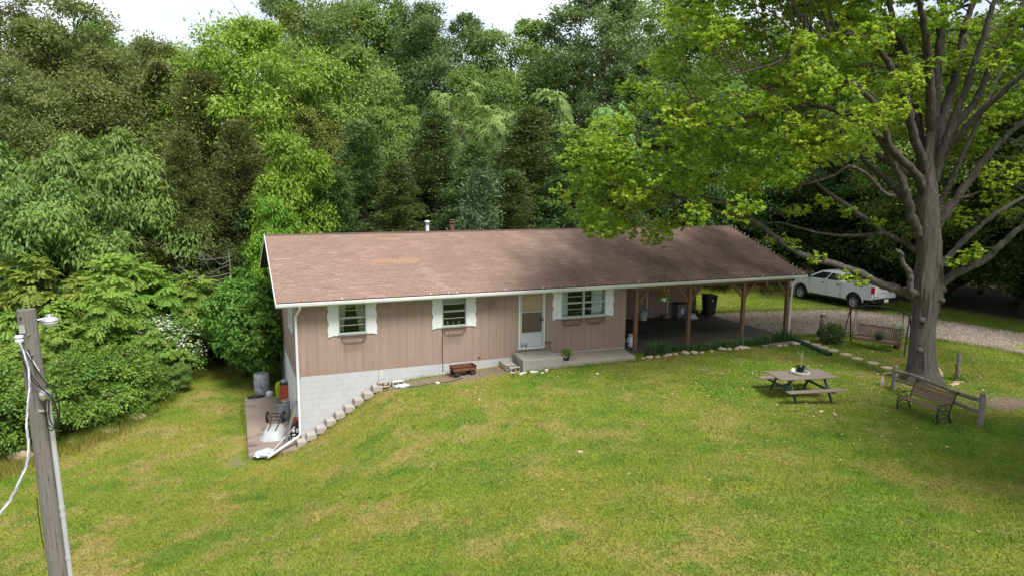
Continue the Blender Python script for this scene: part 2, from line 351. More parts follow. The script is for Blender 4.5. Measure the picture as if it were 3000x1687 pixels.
# ================================================================ house with carport
XS, XL, XR, YB = 12.40, -.655, 21.05, 9.26
RY, RZ, EY, EZ = 4.63, 4.36, -.52, 2.565
KS = (RZ - EZ) / (RY - EY)
def roof_z(y): return EZ + (y - EY) * KS if y < RY else RZ - (y - RY) * KS
house = empty('house', (0, 0, 0), label='single-storey tan-pink house with brown shingle roof, carport and white block foundation', cat='house')
OPEN = [(1.32, 2.24, 1.34, 2.40), (4.90, 5.79, 1.34, 2.40), (9.57, 11.45, 1.36, 2.40), (7.87, 8.84, .31, 2.40)]
def cut(rect, holes):
    out = [rect]
    for (a, b, c, d) in holes:
        nxt = []
        for (x0, x1, z0, z1) in out:
            if b <= x0 or a >= x1 or d <= z0 or c >= z1: nxt.append((x0, x1, z0, z1)); continue
            if a > x0: nxt.append((x0, a, z0, z1))
            if b < x1: nxt.append((b, x1, z0, z1))
            xa, xb = max(a, x0), min(b, x1)
            if c > z0: nxt.append((xa, xb, z0, c))
            if d < z1: nxt.append((xa, xb, d, z1))
        out = nxt
    return [q for q in out if q[1] - q[0] > .02 and q[3] - q[2] > .02]
rr = random.Random(11)
m = MB()
for (a, b, c, d) in cut((.02, XS - .02, .004, 2.5), OPEN): m.box(a, b, .013, .11, c, d)
fw = m.build('front_wall', SIDING, house)
x = 0.0; nb = round(XS / .3048); bw = XS / nb
for i in range(nb):
    for (a, b, c, d) in cut((x + (.008 if i % 4 == 0 else rr.uniform(.001, .003)), x + bw - .002, 0, 2.49), OPEN):
        MB().box(a, b, rr.uniform(-.0015, .0015), .012, c, d).build('siding_board', SIDING, fw, bevel=.002, seg=1)
    x += bw
# left gable wall
SW = (1.85, 3.25, 1.08, 2.06); zb = -.34
m = MB(); m.prism([(.11, zb), (SW[0], zb), (SW[0], roof_z(SW[0]) - .1), (.11, roof_z(.11) - .1)], lambda u, v: Vector((.013, u, v)), lambda u, v: Vector((.1, u, v)))
m.prism([(SW[1], zb), (YB, zb), (YB, roof_z(YB) - .1), (RY, RZ - .1), (SW[1], roof_z(SW[1]) - .1)], lambda u, v: Vector((.013, u, v)), lambda u, v: Vector((.1, u, v)))
m.box(.013, .1, SW[0], SW[1], zb, SW[2]); m.prism([(SW[0], SW[3]), (SW[1], SW[3]), (SW[1], roof_z(SW[1]) - .1), (SW[0], roof_z(SW[0]) - .1)], lambda u, v: Vector((.013, u, v)), lambda u, v: Vector((.1, u, v)))
gw = m.build('gable_wall', SIDING, house)
nb = 30; bw = (YB - .02) / nb
for i in range(nb):
    a, b = .02 + i * bw + .004, .02 + (i + 1) * bw - .004
    segs = [(a, b, zb, None)]
    if b > SW[0] and a < SW[1]: segs = [(max(a, SW[0]) if a > SW[0] else a, b, zb, SW[2]), (a, b, SW[3], None)]
    for (u0, u1, z0, z1) in segs:
        if z1 is None: P = [(u0, z0), (u1, z0), (u1, roof_z(u1) - .09), (u0, roof_z(u0) - .09)]
        else: P = [(u0, z0), (u1, z0), (u1, z1), (u0, z1)]
        MB().prism(P, lambda u, v: Vector((-.001, u, v)), lambda u, v: Vector((.012, u, v))).build('siding_board', SIDING, gw)
ew = MB().box(XS - .1, XS - .012, .12, YB, -.05, 2.5).build('carport_side_wall', SIDING, house)
for i in range(17):
    a = .005 + i * .305
    MB().box(XS - .011, XS, a + .004, min(a + .301, 5.19), -.06, 2.49).build('siding_board', SIDING, ew)
sw_ = MB().box(XS + .01, 19.68, 5.213, 5.3, -.1, 2.5).box(19.6, 19.68, 5.3, YB, -.1, 2.5).build('storage_wall', SIDING, house)
for i in range(24):
    a = XS + .01 + i * .3035
    MB().box(a + .004, a + .2995, 5.2, 5.212, -.09, 2.49).build('siding_board', SIDING, sw_)
for xx in (16.75, 17.95): MB().box(xx, xx + .07, 5.17, 5.2, -.09, 1.95 if xx > 17 else 2.4).build('trim_strip', WHITE, sw_)
MB().box(0, 19.6, YB, YB + .08, -.3, 2.5).build('back_wall', SIDING, house)
# corner trims
MB().box(-.012, -.002, -.01, .06, -.02, 2.47).box(-.012, .05, -.014, -.003, -.02, 2.47).build('corner_trim', SIDING, house)

# painted block foundation
m = MB().box(.012, XS - .02, .012, .2, -2.7, -.004).box(.012, .2, .2, YB, -2.7, zb - .004)
fo = m.build('foundation', MORTAR, house)
def block_mesh(L, Hh, name='concrete_block'):
    me = MB().box(0, L, 0, .06, 0, Hh).mesh(name); me.materials.append(BLOCKW); return me
bmh = {}
def put_block(x, y, z, L, H, rz=0, par=None):
    k = (round(L, 3), round(H, 3))
    if k not in bmh: bmh[k] = block_mesh(*k)
    o = link('concrete_block', bmh[k], par); o.location = (x, y, z); o.rotation_euler = (0, 0, rz)
    b = o.modifiers.new('b', 'BEVEL'); b.width = .003; b.segments = 1
for c in range(12):
    z1 = -.006 - c * .2; z0 = z1 - .1955
    off = -.2 if c % 2 else 0
    for i in range(32):
        a = max(0.0, off + i * .4); b = min(XS, off + (i + 1) * .4) - .004
        if b - a < .05: continue
        if z1 < gz((a + b) / 2, -.4) - .12: continue
        put_block(a, .0 + rr.uniform(-.002, .002) + .004, z0, b - a, .1955, 0, fo)
    z1 = zb - .006 - c * .2; z0 = z1 - .192
    if z1 < -2.5: continue
    for i in range(24):
        a = max(.0, off + i * .4); b = min(YB, off + (i + 1) * .4) - .006
        if b - a < .05 or a > YB: continue
        put_block(.002, b, z0, b - a, .192, R(-90), fo)
MB().box(2.622, 2.64, -.012, .003, -.62, -.004).build('conduit', SASH, house)
MB().box(4.90, 4.925, -.014, -.001, -.3, 1.24).build('conduit', RUSTD, house)
# white plywood panel/door on the lower side wall
MB().box(-.03, -.003, 1.0, 5.4, -2.24, zb - .05).build('basement_panel', WHITE, house, bevel=.004)

# windows
def scallop(x0, x1, z0, z1, side):
    """board between x0 (outer) and x1 (inner) whose outer edge swings in three arcs"""
    pts = []
    for k in range(31):
        t = k / 30; w = (abs(math.sin(t * math.pi * 2.6 + .5)) ** .7 - .55) * .062
        pts.append((x0 - side * w * .9, z0 + (z1 - z0) * t))
    return pts + [(x1, z1), (x1, z0)]
def window(x0, x1, z0, z1, ox0, ox1, oz0, units=1, style='curtain', label=None):
    fz1 = 2.47
    s = MB(); y0, y1 = -.032, -.004
    f0, f1 = (lambda u, v: Vector((u, y0, v))), (lambda u, v: Vector((u, y1, v)))
    s.prism(scallop(ox0, x0, oz0 + .08, fz1, 1), f0, f1); s.prism(scallop(ox1, x1, oz0 + .08, fz1, -1), f0, f1)
    bot = [(ox0 - .02, oz0), (ox0 + .05, oz0 + .012)]
    for k in range(1, 8): bot.append((ox0 + .05 + k * .045, oz0 + .012 + .03 * math.sin(k / 8 * math.pi)))
    bot += [(x0 + .05, oz0 + .02), (x1 - .05, oz0 + .02)]
    for k in range(7, 0, -1): bot.append((ox1 - .05 - k * .045, oz0 + .012 + .03 * math.sin(k / 8 * math.pi)))
    bot += [(ox1 - .05, oz0 + .012), (ox1 + .02, oz0), (ox1 + .015, oz0 + .0795), (ox0 - .015, oz0 + .0795)]
    s.prism(bot, f0, f1); s.build('window_surround', WHITE, house, bevel=.004, seg=1)
    fr = .035
    w = MB(); w.box(x0 + .001, x1 - .001, -.045, .09, z0, z0 + fr); w.box(x0 + .001, x1 - .001, -.045, .09, z1 - fr, z1)
    w.box(x0 + .001, x0 + fr, -.045, .09, z0 + fr, z1 - fr); w.box(x1 - fr, x1 - .001, -.045, .09, z0 + fr, z1 - fr)
    uw = (x1 - x0) / units
    for k in range(1, units): w.box(x0 + k * uw - .035, x0 + k * uw + .035, -.04, .09, z0 + fr, z1 - fr)
    W = w.build('window', SASH, house, bevel=.004, seg=1)
    MB().box(x0 - .02, x1 + .02, -.075, -.046, z0 - .012, z0 + .02).build('sill', SASH, W)
    # dark room behind
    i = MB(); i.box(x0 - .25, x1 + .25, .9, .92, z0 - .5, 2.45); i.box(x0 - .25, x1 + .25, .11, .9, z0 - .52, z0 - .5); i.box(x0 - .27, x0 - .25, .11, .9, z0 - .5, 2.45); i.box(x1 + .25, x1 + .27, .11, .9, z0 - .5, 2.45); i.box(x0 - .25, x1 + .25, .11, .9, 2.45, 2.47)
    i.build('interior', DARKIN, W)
    for u in range(units):
        a, b = x0 + u * uw + fr, x0 + (u + 1) * uw - fr; zm = (z0 + z1) / 2
        for (c, d, yy) in ((z0 + fr, zm, .02), (zm, z1 - fr, .05)):
            MB().box(a, b, yy - .012, yy + .012, d - .032 if c < zm - .01 else c - .001, d + .001 if c < zm - .01 else c + .03).box(a, b, yy - .008, yy + .008, (c + d) / 2 - .011, (c + d) / 2 + .011).build('sash_rail', SASH, W)
            MB().box(a, b, yy - .003, yy, c, d).build('pane', GLASS, W)
        if style == 'curtain':
            for sgn, e, cl in ((1, a, .26), (-1, b, .32)):
                sheet(e, e + sgn * cl * (uw / .92), z0 + .03, z1, .12, CURTG if units == 1 else CURT, W, flare=units == 1)
        if style == 'split':
            sheet(a if u == 0 else b, (a + .3) if u == 0 else (b - .5), z0, z1, .12, CURT, W)
        if style == 'blind':
            for k in range(9): MB().box(a, b, .09, .11, z1 - .05 - k * .028, z1 - .03 - k * .028, ).build('blind_slat', CURT, W)
            for k, (dx, c) in enumerate(((.2, CURT), (.42, CURTG), (.62, CURT))): MB().lathe([(.03, 0), (.045, .05), (.02, .09), (.012, .13)], 10, c=(a + dx, .13, z0 + .035)).build('sill_ornament', c, W)
    return W
def sheet(xa, xb, z0, z1, y, mt, par, flare=False):
    V = []; n, mm = 26, 8
    for j in range(mm + 1):
        t = j / mm
        for i in range(n + 1):
            u = i / n; k = 1 if not flare else (1.25 - .65 * math.sin(math.pi * min(1, t * 1.15)) if t < .8 else 1)
            V.append((xa + (xb - xa) * u * (1.0 if not flare else .55 + .45 * t), y + .022 * math.sin(u * 26), z0 + (z1 - z0) * t))
    F = np.array([(j * (n + 1) + i, j * (n + 1) + i + 1, (j + 1) * (n + 1) + i + 1, (j + 1) * (n + 1) + i) for j in range(mm) for i in range(n)])
    me = np_mesh('curtain', np.array(V), F); me.materials.append(mt); o = link('curtain', me, par)
    sm = o.modifiers.new('s', 'SOLIDIFY'); sm.thickness = .004
window(*OPEN[0], .985, 2.58, 1.255, 1, 'curtain'); window(*OPEN[1], 4.55, 6.145, 1.262, 1, 'blind'); window(*OPEN[2], 9.215, 11.80, 1.28, 2, 'split')
m = MB(); y0, y1, z0, z1 = SW; m.box(-.03, .05, y0, y1, z0, z0 + .05).box(-.03, .05, y0, y1, z1 - .05, z1).box(-.03, .05, y0, y0 + .05, z0 + .05, z1 - .05).box(-.03, .05, y1 - .05, y1, z0 + .05, z1 - .05).box(-.02, .05, (y0 + y1) / 2 - .02, (y0 + y1) / 2 + .02, z0 + .05, z1 - .05)
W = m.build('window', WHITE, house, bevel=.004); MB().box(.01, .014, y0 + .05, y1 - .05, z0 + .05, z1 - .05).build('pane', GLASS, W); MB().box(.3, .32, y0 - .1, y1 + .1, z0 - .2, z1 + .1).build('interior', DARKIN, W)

# storm door
x0, x1, z0, z1 = OPEN[3]
m = MB().box(x0 - .045, x0 - .001, -.03, .012, z0, z1 + .05).box(x1 + .001, x1 + .045, -.03, .012, z0, z1 + .05).box(x0 - .001, x1 + .001, -.028, .012, z1, z1 + .05).box(x0 - .045, x1 + .045, -.07, .1, z0 - .045, z0 - .001)
D = m.build('door', WHITE, house, bevel=.004)
a, b = x0 + .004, x1 - .004
zl, zm, zt = .86, 1.66, z1 - .004
m = MB().box(a, a + .075, -.02, .02, z0, zt).box(b - .075, b, -.02, .02, z0, zt).box(a + .075, b - .075, -.019, .019, zl - .03, zl + .03).box(a + .075, b - .075, -.019, .019, zm - .025, zm + .02).box(a + .075, b - .075, -.019, .019, zt - .06, zt).box(a + .075, b - .075, -.019, .019, z0, z0 + .05)
m.build('storm_door_frame', SASH, D, bevel=.004)
MB().box(a + .075, b - .075, -.01, .01, z0 + .05, zl - .03).build('kick_panel', mat('kick_panel_metal', (.47, .50, .48), (.41, .44, .43), rough=.5), D)
MB().box(a + .075, b - .075, -.004, .004, zm + .02, zt - .06).build('glass_pane', SCREEN, D)
MB().box(a + .075, b - .075, -.004, .004, zl + .03, zm - .025).build('insect_screen', glass_mat('insect_screen', (.72, .7, .68), 1.0, .6), D)
MB().box(x0, x1, .035, .07, z0, z1).build('inner_door', mat('inner_door_paint', (.62, .45, .32), (.58, .42, .3), rough=.7), D)
MB().box(b - .06, b - .03, -.05, -.021, 1.28, 1.42).box(b - .16, b - .09, .012, .034, 1.3, 1.36).build('handle', BLACK, D)

# roof
m = MB()
sl = math.atan(KS)
for sgn in (0, 1):
    P = [(EY, EZ - .012), (RY, RZ - .012), (RY, RZ - .07), (EY, EZ - .07)]
    if sgn: P = [(2 * RY - u, v) for u, v in P]
    m.prism(P, lambda u, v: Vector((XL, u, v)), lambda u, v: Vector((XR, u, v)))
ROOFB = mat('roof_felt', (.10, .065, .05), (.075, .048, .037), rough=1, space='pos')
roof = m.build('roof', ROOFB, house)
def shingle_mat(name, individual):
    mt, nt, n, l, b = nodes(name)
    if individual: c = n.new('ShaderNodeObjectInfo').outputs['Color']
    else: a = n.new('ShaderNodeAttribute'); a.attribute_name = 'tint'; c = a.outputs['Color']
    v = coords(nt, 'pos'); f = noise(nt, v, 60, 3, .7); c = mix(nt, mmath(nt, 'MULTIPLY', f, .3), c, (.115, .073, .057))
    # dirt washed down under the oak and towards the eave
    mp_ = n.new('ShaderNodeMapping'); mp_.inputs['Scale'].default_value = (.55, .28, .28); l.new(v, mp_.inputs[0])
    st = noise(nt, mp_.outputs[0], 1.1, 5, .62, .42, .7)
    sx = n.new('ShaderNodeSeparateXYZ'); l.new(v, sx.inputs[0]); e = n.new('ShaderNodeMapRange'); e.inputs[1].default_value = 5; e.inputs[2].default_value = 14; e.inputs[3].default_value = .1; e.inputs[4].default_value = .95; l.new(sx.outputs[0], e.inputs[0])
    c = mix(nt, mmath(nt, 'MULTIPLY', st, e.outputs[0]), c, (.075, .052, .042))
    l.new(c, b.inputs['Base Color']); b.inputs['Roughness'].default_value = .95; b.inputs['Specular IOR Level'].default_value = .15
    bump(nt, b, f, .4, .006); return mt
SH1, SH2 = shingle_mat('shingle_single', True), shingle_mat('shingle_field', False)
expo, tw = .127, .3048; slope_len = (RY - EY) / math.cos(sl); ncourse = int(slope_len / expo)
base_me = MB().prism([(0, .009), (expo + .05, .001), (expo + .05, -.004), (0, -.003)], lambda u, v: Vector((.005, u, v)), lambda u, v: Vector((tw - .005, u, v))).mesh('shingle'); base_me.materials.append(SH1)
tabs = []
for c in range(ncourse):
    off = (0, .5, .22, .72)[c % 4] * tw; run = 0; tone = 0
    k = 0; xx = XL - off
    while xx < XR:
        if run <= 0:
            run = rr.choice((1, 1, 1, 2, 2)); tone = rr.gauss(0, .045) + (rr.uniform(.14, .26) if rr.random() < .1 else 0)
        run -= 1
        t = 1 + tone + rr.gauss(0, .035)
        C = (.245 * t, .166 * t, .132 * t)
        y = EY + c * expo * math.cos(sl); xm = xx + tw / 2
        if abs(y - 2.05) < .16 and 3.0 < xm < 4.75 and rr.random() < .85: C = (.33, .20, .115)        # bare orange patch
        if abs(xm - (4.6 + (1.4 - y) * .16)) < .22 and -.4 < y < 1.5 and rr.random() < .8: C = (.285, .205, .167)
        tabs.append((max(xx, XL), min(xx + tw, XR), c, C)); xx += tw
def tab_world(x, c, u, v):
    s = c * expo + u; return (x, EY + s * math.cos(sl) - v * math.sin(sl), EZ - .006 + s * math.sin(sl) + v * math.cos(sl))
full = [i for i, t in enumerate(tabs) if t[1] - t[0] > tw - .01 and t[2] < ncourse - 1]
def dep(i):
    q = tab_world(tabs[i][0], tabs[i][2], 0, 0); return (Vector(q) - Vector(CAM)).dot(cf)
near = set(sorted(full, key=dep)[:300])
Vs, Fs, Cs = [], [], []
for i, (xa, xb, c, C) in enumerate(tabs):
    lift = rr.uniform(0, .004)
    if i in near:
        o = link('shingle', base_me, roof); o.location = tab_world(xa, c, 0, lift); o.rotation_euler = (sl, 0, 0); o.color = (*C, 1); continue
    top = min(expo + .05, slope_len - c * expo)
    n0 = len(Vs)
    for (xx, u, v) in ((xa + .005, 0, .009 + lift), (xb - .005, 0, .009 + lift), (xb - .005, top, .001), (xa + .005, top, .001), (xa + .005, 0, -.003), (xb - .005, 0, -.003)):
        Vs.append(tab_world(xx, c, u, v)); Cs.append(C)
    Fs += [(n0, n0 + 1, n0 + 2, n0 + 3), (n0 + 4, n0 + 5, n0 + 1, n0)]
me = np_mesh('shingle_field', np.array(Vs), np.array(Fs), False); col_attr(me, 'tint', np.array(Cs)); me.materials.append(SH2); tag(link('shingle_field', me, roof), kind='stuff')
rc = MB()
for i in range(int((XR - XL) / .28)):
    a = XL + i * .28; z = RZ + .004 + (i % 2) * .004
    rc.prism([(-.14, -.045), (0, 0), (.14, -.045), (.14, -.055), (0, -.012), (-.14, -.055)], lambda u, v: Vector((a, RY + u, z + v)), lambda u, v: Vector((a + .3, RY + u, z + v)))
rc.build('ridge_cap', ROOFB, roof)
FLUER = mat('flue_rust', (.17, .085, .065), (.12, .06, .05), rough=.8, scale=9)
for px, col_, cap in ((5.79, GALV, 0), (6.86, RUSTD, 1)):
    f = MB().tube([(px, 5.05, 4.0), (px, 5.05, 4.66)], .075, 16).build('flue_pipe', WHITE if not cap else FLUER, roof, smooth=True)
    if not cap: MB().lathe([(.085, 0), (.12, .03), (.125, .06), (.09, .07), (.09, .1), (.135, .105), (.12, .14), (.06, .165), (.005, .17)], 18, c=(px, 5.05, 4.62)).build('flue_cap', ALUM, f, smooth=True)
    else: MB().lathe([(.08, 0), (.13, .05), (.13, .09), (.10, .095)], 8, c=(px, 5.05, 4.62)).box(px - .1, px + .1, 4.97, 5.13, 4.79, 4.81).box(px - .1, px - .08, 5.0, 5.1, 4.71, 4.79).box(px + .08, px + .1, 5.0, 5.1, 4.71, 4.79).build('flue_cap', FLUER, f)
MB().tube([(16.4, 5.1, 4.1), (16.4, 5.1, 4.75)], .03, 10).build('vent_pipe', RUSTD, roof)
# fascia, rake boards, soffit, gutter
MB().box(XL + .003, XR - .003, EY + .055, EY + .075, 2.40, EZ - .05).build('fascia', WHITE, house)
for xx in (XL - .02, XR - .004):
    for sgn in (1, -1):
        P = [(EY, EZ + .004), (RY, RZ + .004), (RY, RZ - .13), (EY, EZ - .13)]
        if sgn < 0: P = [(2 * RY - u, v) for u, v in P]
        MB().prism(P, lambda u, v: Vector((xx, u, v)), lambda u, v: Vector((xx + .022, u, v))).build('rake_board', WHITE if xx < 0 else GUTTER, house)
MB().box(XL + .01, XR - .01, EY + .08, -.016, 2.5, 2.512).box(XS, XR - .01, -.016, 9.7, 2.5, 2.512).build('soffit', SOFF, house)
G = [(-.45, 2.555), (-.45, 2.43), (-.54, 2.43), (-.565, 2.46), (-.578, 2.54), (-.568, 2.555), (-.56, 2.545), (-.552, 2.47), (-.535, 2.445), (-.46, 2.445), (-.46, 2.555)]
MB().prism(G, lambda u, v: Vector((XL - .01, u, v)), lambda u, v: Vector((XR + .01, u, v))).build('gutter', GUTTER, house)
ds = [(.06, -.51, 2.44), (.06, -.5, 2.38), (.035, -.1, 2.16), (-.035, -.055, 2.05), (-.035, -.055, -1.92), (-.1, -.1, -2.0), (-1.12, -1.0, -2.22)]
MB().tube(ds, .046, 10).build('downspout', WHITE, house, smooth=True)
MB().tube([(20.6, -.51, 2.44), (20.58, -.48, 2.36), (20.47, -.37, 2.24), (20.44, -.36, 2.1), (20.40, -.36, -.05)], .042, 10).build('downspout', WHITE, house, smooth=True)
# carport timber
cb = MB().box(XS + .01, 20.6, -.33, -.17, 2.27, 2.43).build('carport_beam', WOODB, house, bevel=.006)
for i, px in enumerate((12.70, 15.20, 17.94, 20.30)):
    P = MB().box(px - .07, px + .07, -.32, -.18, -.16 if i else -.2, 2.268).build('post', WOODB, house, bevel=.008)
    for s in (-1, 1):
        if (i == 0 and s < 0) or (i == 3 and s > 0): continue
        MB().bar((px + s * .075, -.25, 1.72), (px + s * .56, -.25, 2.262), .1, .055, up=(0, 1, 0)).build('brace', WOODB, P, bevel=.005)

# porch block in front of the door, with the blocks beside it
o = MB().prism([(7.5, -1.2), (9.05, -1.28), (9.05, -.03), (7.6, -.03)], lambda u, v: Vector((u, v, .17)), lambda u, v: Vector((u, v, -.55))).build('door_step', CONCG, bevel=.02, seg=3)
tag(o, 'solid grey concrete step slab below the storm door', 'step')
def hollow_block(name, loc, rz, label, group=None, mt=CINDER, tilt=0, L=.4, W=.2, H=.19):
    """two-core concrete block, cores along Y"""
    m = MB(); w = .03
    m.box(-L / 2, L / 2, -W / 2, W / 2, 0, w).box(-L / 2, L / 2, -W / 2, W / 2, H - w, H)
    for a, b in ((-L / 2, -L / 2 + w), (-w / 2, w / 2), (L / 2 - w, L / 2)): m.box(a, b, -W / 2 + .001, W / 2 - .001, w, H - w)
    o = m.build(name, mt, bevel=.006, seg=1); o.location = loc; o.rotation_euler = (tilt, 0, rz); return tag(o, label, 'block', group)

# ================================================================ things around the house
ORD = ['first', 'second', 'third', 'fourth', 'fifth', 'sixth', 'seventh', 'eighth', 'ninth', 'tenth', 'eleventh', 'twelfth', 'thirteenth', 'fourteenth', 'fifteenth', 'sixteenth', 'seventeenth', 'eighteenth', 'nineteenth', 'twentieth', 'twenty-first', 'twenty-second', 'twenty-third', 'twenty-fourth']
# block steps climbing the bank along the foundation
for i in range(10):
    x = -.33 + i * .315; z = -2.45 + i * .2
    lab = f'grey concrete block step against foundation, {ORD[i]} from the bottom'
    o = MB().box(-.1, .1, -.2, .2, 0, .19).box(-.099, -.004, -.199, .199, .1885, .1925).box(.004, .099, -.199, .199, .1885, .1925).build('block_step', CINDER, bevel=.007, seg=1)
    o.scale = (1.56, 1, 1); o.location = (x, -.27 + rr.uniform(-.03, .03), z); o.rotation_euler = (rr.uniform(-.03, .03), rr.uniform(-.03, .03), rr.uniform(-.06, .06)); tag(o, lab, 'block', 'block steps up the bank')
hollow_block('block_step', (2.72, -.3, -.53), .1, 'topmost grey hollow block of the bank steps, two square cores showing', 'block steps up the bank')
hollow_block('hollow_block', (3.2, -.32, -.53), .1, 'pale hollow block beside the top of the bank steps, half sunk in grass', mt=BLOCKW, H=.17)
hollow_block('hollow_block', (7.26, -.98, -.28), .12, 'hollow block at the outer end of the low step left of the door slab')
hollow_block('hollow_block', (7.24, -.56, -.27), .05, 'grey block in the middle of the low step beside the door slab').scale = (1, 2, 1)
hollow_block('hollow_block', (7.26, -.17, -.26), .0, 'grey block against the wall in the low step beside the door slab').scale = (1, 1.7, 1)
for i, (x, y, L, W, H, rz, lab) in enumerate(((7.83, -1.42, .3, .1, .08, -.2, 'long pale brick lying before the door slab'), (8.3, -1.45, .12, .1, .09, .2, 'short white brick half standing before the door slab'), (7.42, -1.36, .3, .12, .06, .35, 'pale broken brick in front of the low block step'), (8.08, -1.6, .12, .08, .05, .6, 'small pale brick shard on grass before the door slab'), (7.14, -1.1, .14, .1, .05, .2, 'small pale rubble piece left of the low block step'))):
    o = MB().box(-L / 2, L / 2, -W / 2, W / 2, 0, H).build('brick', PALES, bevel=.012); o.location = (x, y, gz(x, y) - .01); o.rotation_euler = (rr.uniform(-.1, .1), rr.uniform(-.1, .1), rz); tag(o, lab, 'brick', 'loose pale bricks by the step')
def rock_mesh(seed, n=2):
    r2 = random.Random(seed); bm = bmesh.new(); bmesh.ops.create_icosphere(bm, subdivisions=n, radius=1)
    ph = [(Vector((r2.gauss(0, 1), r2.gauss(0, 1), r2.gauss(0, 1))).normalized(), r2.uniform(.55, .95)) for _ in range(9)]
    for v in bm.verts:
        for d, c in ph:
            k = v.co.dot(d)
            if k > c: v.co -= d * (k - c)
        v.co *= r2.uniform(.96, 1.04)
    me = bpy.data.meshes.new('rock'); bm.to_mesh(me); bm.free(); return me
ROCKS = []
for i in range(5):
    for mt in (LIMES, PALES, CLAYS):
        me = rock_mesh(40 + i); me.materials.append(mt); ROCKS.append(me)
def rock(name, x, y, s, k, label, cat='rock', group=None, z=None, rz=0):
    o = link(name, ROCKS[k % 15]); o.location = (x, y, (gz(x, y) if z is None else z) + s[2] * .45); o.scale = s; o.rotation_euler = (0, 0, rz); return tag(o, label, cat, group)
rock('rock', 4.43, -.98, (.09, .08, .06), 1, 'white rock alone on the grass below the wagon')
rock('rock', 9.8, -2.44, (.06, .05, .05), 1, 'small white stone on the lawn right of the door slab')
rock('rock', -8.46, 2.45, (.42, .3, .24), 0, 'large grey-brown boulder at the hedge foot behind the utility pole')
rock('rock', -5.47, 5.3, (.4, .3, .16), 0, 'flat brown rock at the hedge foot, halfway to the house')
rock('rock', -6.3, 4.2, (.5, .3, .12), 6, 'low earthy rock under the shrubs along the mown edge')
rock('rock', -7.23, 3.39, (.22, .18, .12), 3, 'small rock at the hedge foot right of the pole')
rock('rock', 6.38, -7.67, (.09, .07, .025), 2, 'small pinkish stone in the bare spot mid-lawn')
# edging rocks of the bed
xs_ = [12.44, 12.72, 13.05, 13.4, 13.62, 13.95, 14.38, 14.75, 15.1, 15.6, 16.17, 16.5, 16.85, 17.06, 17.3, 18.9, 19.2, 19.75, 20.0, 20.15, 20.3]
for i, x in enumerate(xs_):
    y = -1.33 - .05 * math.sin(x * 3) + (.05 if x < 17.5 else -.1) ; s = rr.uniform(.07, .15)
    if i in (6, 10, 13): s = .17
    rock('edging_rock', x, y, (s * 1.3, s, s * .7), rr.choice((0, 0, 1, 2, 3, 6)), f'tan edging rock of the carport plant bed, {ORD[i]} from the walkway slab', 'rock', 'edging rocks of the plant bed', rz=rr.uniform(0, 3))
o = MB().box(-.95, .95, -.07, .07, 0, .13).build('landscape_timber', GREYW, bevel=.015); o.location = (18.95, -1.33, gz(18.9, -1.3) - .02); o.rotation_euler.z = .1; tag(o, 'weathered timber edging the plant bed by the carport corner', 'timber')
# stepping stones
for i, (x, y) in enumerate(((20.53, -1.18), (20.55, -1.72), (20.5, -2.21), (20.55, -2.66), (20.6, -3.26), (20.58, -3.81), (20.72, -4.43), (20.68, -5.08))):
    n = 11; P = [(math.cos(k * 2 * math.pi / n) * .25 * rr.uniform(.85, 1.1), math.sin(k * 2 * math.pi / n) * .21 * rr.uniform(.85, 1.1)) for k in range(n)]
    o = MB().prism(P, lambda u, v: Vector((u, v, .035)), lambda u, v: Vector((u, v, -.04))).build('stepping_stone', CLAYS, bevel=.01); o.location = (x, y, gz(x, y)); tag(o, f'flat tan stepping stone in the path to the oak, {ORD[i]} from the carport', 'stone', 'stepping stones')
for i, (x, y, L, rz, lab) in enumerate(((14.48, -7.95, .22, .3, 'short pale wood scrap on grass before the picnic table'), (14.77, -8.19, .24, 1.2, 'pale wood chunk on grass at right front of the picnic table'), (14.45, -8.6, .5, 1.0, 'thin bleached stick on the lawn below the picnic table'), (18.75, -5.52, .4, -.4, 'grey stick on grass between picnic table and oak'), (19.98, -5.73, .55, -.1, 'tan split log piece lying by the left fence post'), (19.58, -5.63, .25, .4, 'small tan log end left of the split log piece'), (21.9, -6.35, .55, 1.3, 'upright-leaning bark slab right of the oak trunk'), (21.64, -7.18, .45, -.3, 'tan wood strip on the ground right of the oak'), (21.1, -7.0, .4, .8, 'grey bark chunk at the right foot of the oak'), (21.14, -7.4, .5, .1, 'flat tan wood slab right of the oak foot'), (17.1, -10.1, .3, .4, 'thin pale twig on the grass before the bench'))):
    t = .06 if L < .5 else .1
    o = MB().tube([(-L / 2, 0, 0), (-L / 6, .02, .01), (L / 5, -.01, .005), (L / 2, .01, 0)], [t * .5, t * .6, t * .5, t * .35] if i not in (2, 3, 10) else .015, 7, jit=.25, rnd=rr).build('wood_piece', GREYW if i in (2, 3, 8, 10) else CLAYS)
    o.location = (x, y, gz(x, y) + .03); o.rotation_euler = (0, -.9 if i == 6 else 0, rz); tag(o, lab, 'wood')
m = MB().tube([(0, 0, 0), (.01, 0, .12), (.02, 0, .22), (.035, 0, .3), (.03, 0, .36)], [.075, .08, .06, .035, .02], 9, jit=.12, rnd=rr)
o = m.build('wood_stump', LIMES); o.location = (18.58, -6.61, gz(18.58, -6.61) - .02); o.rotation_euler = (0, .1, .4); tag(o, 'small upright tan wood stump left of the fence post', 'wood')

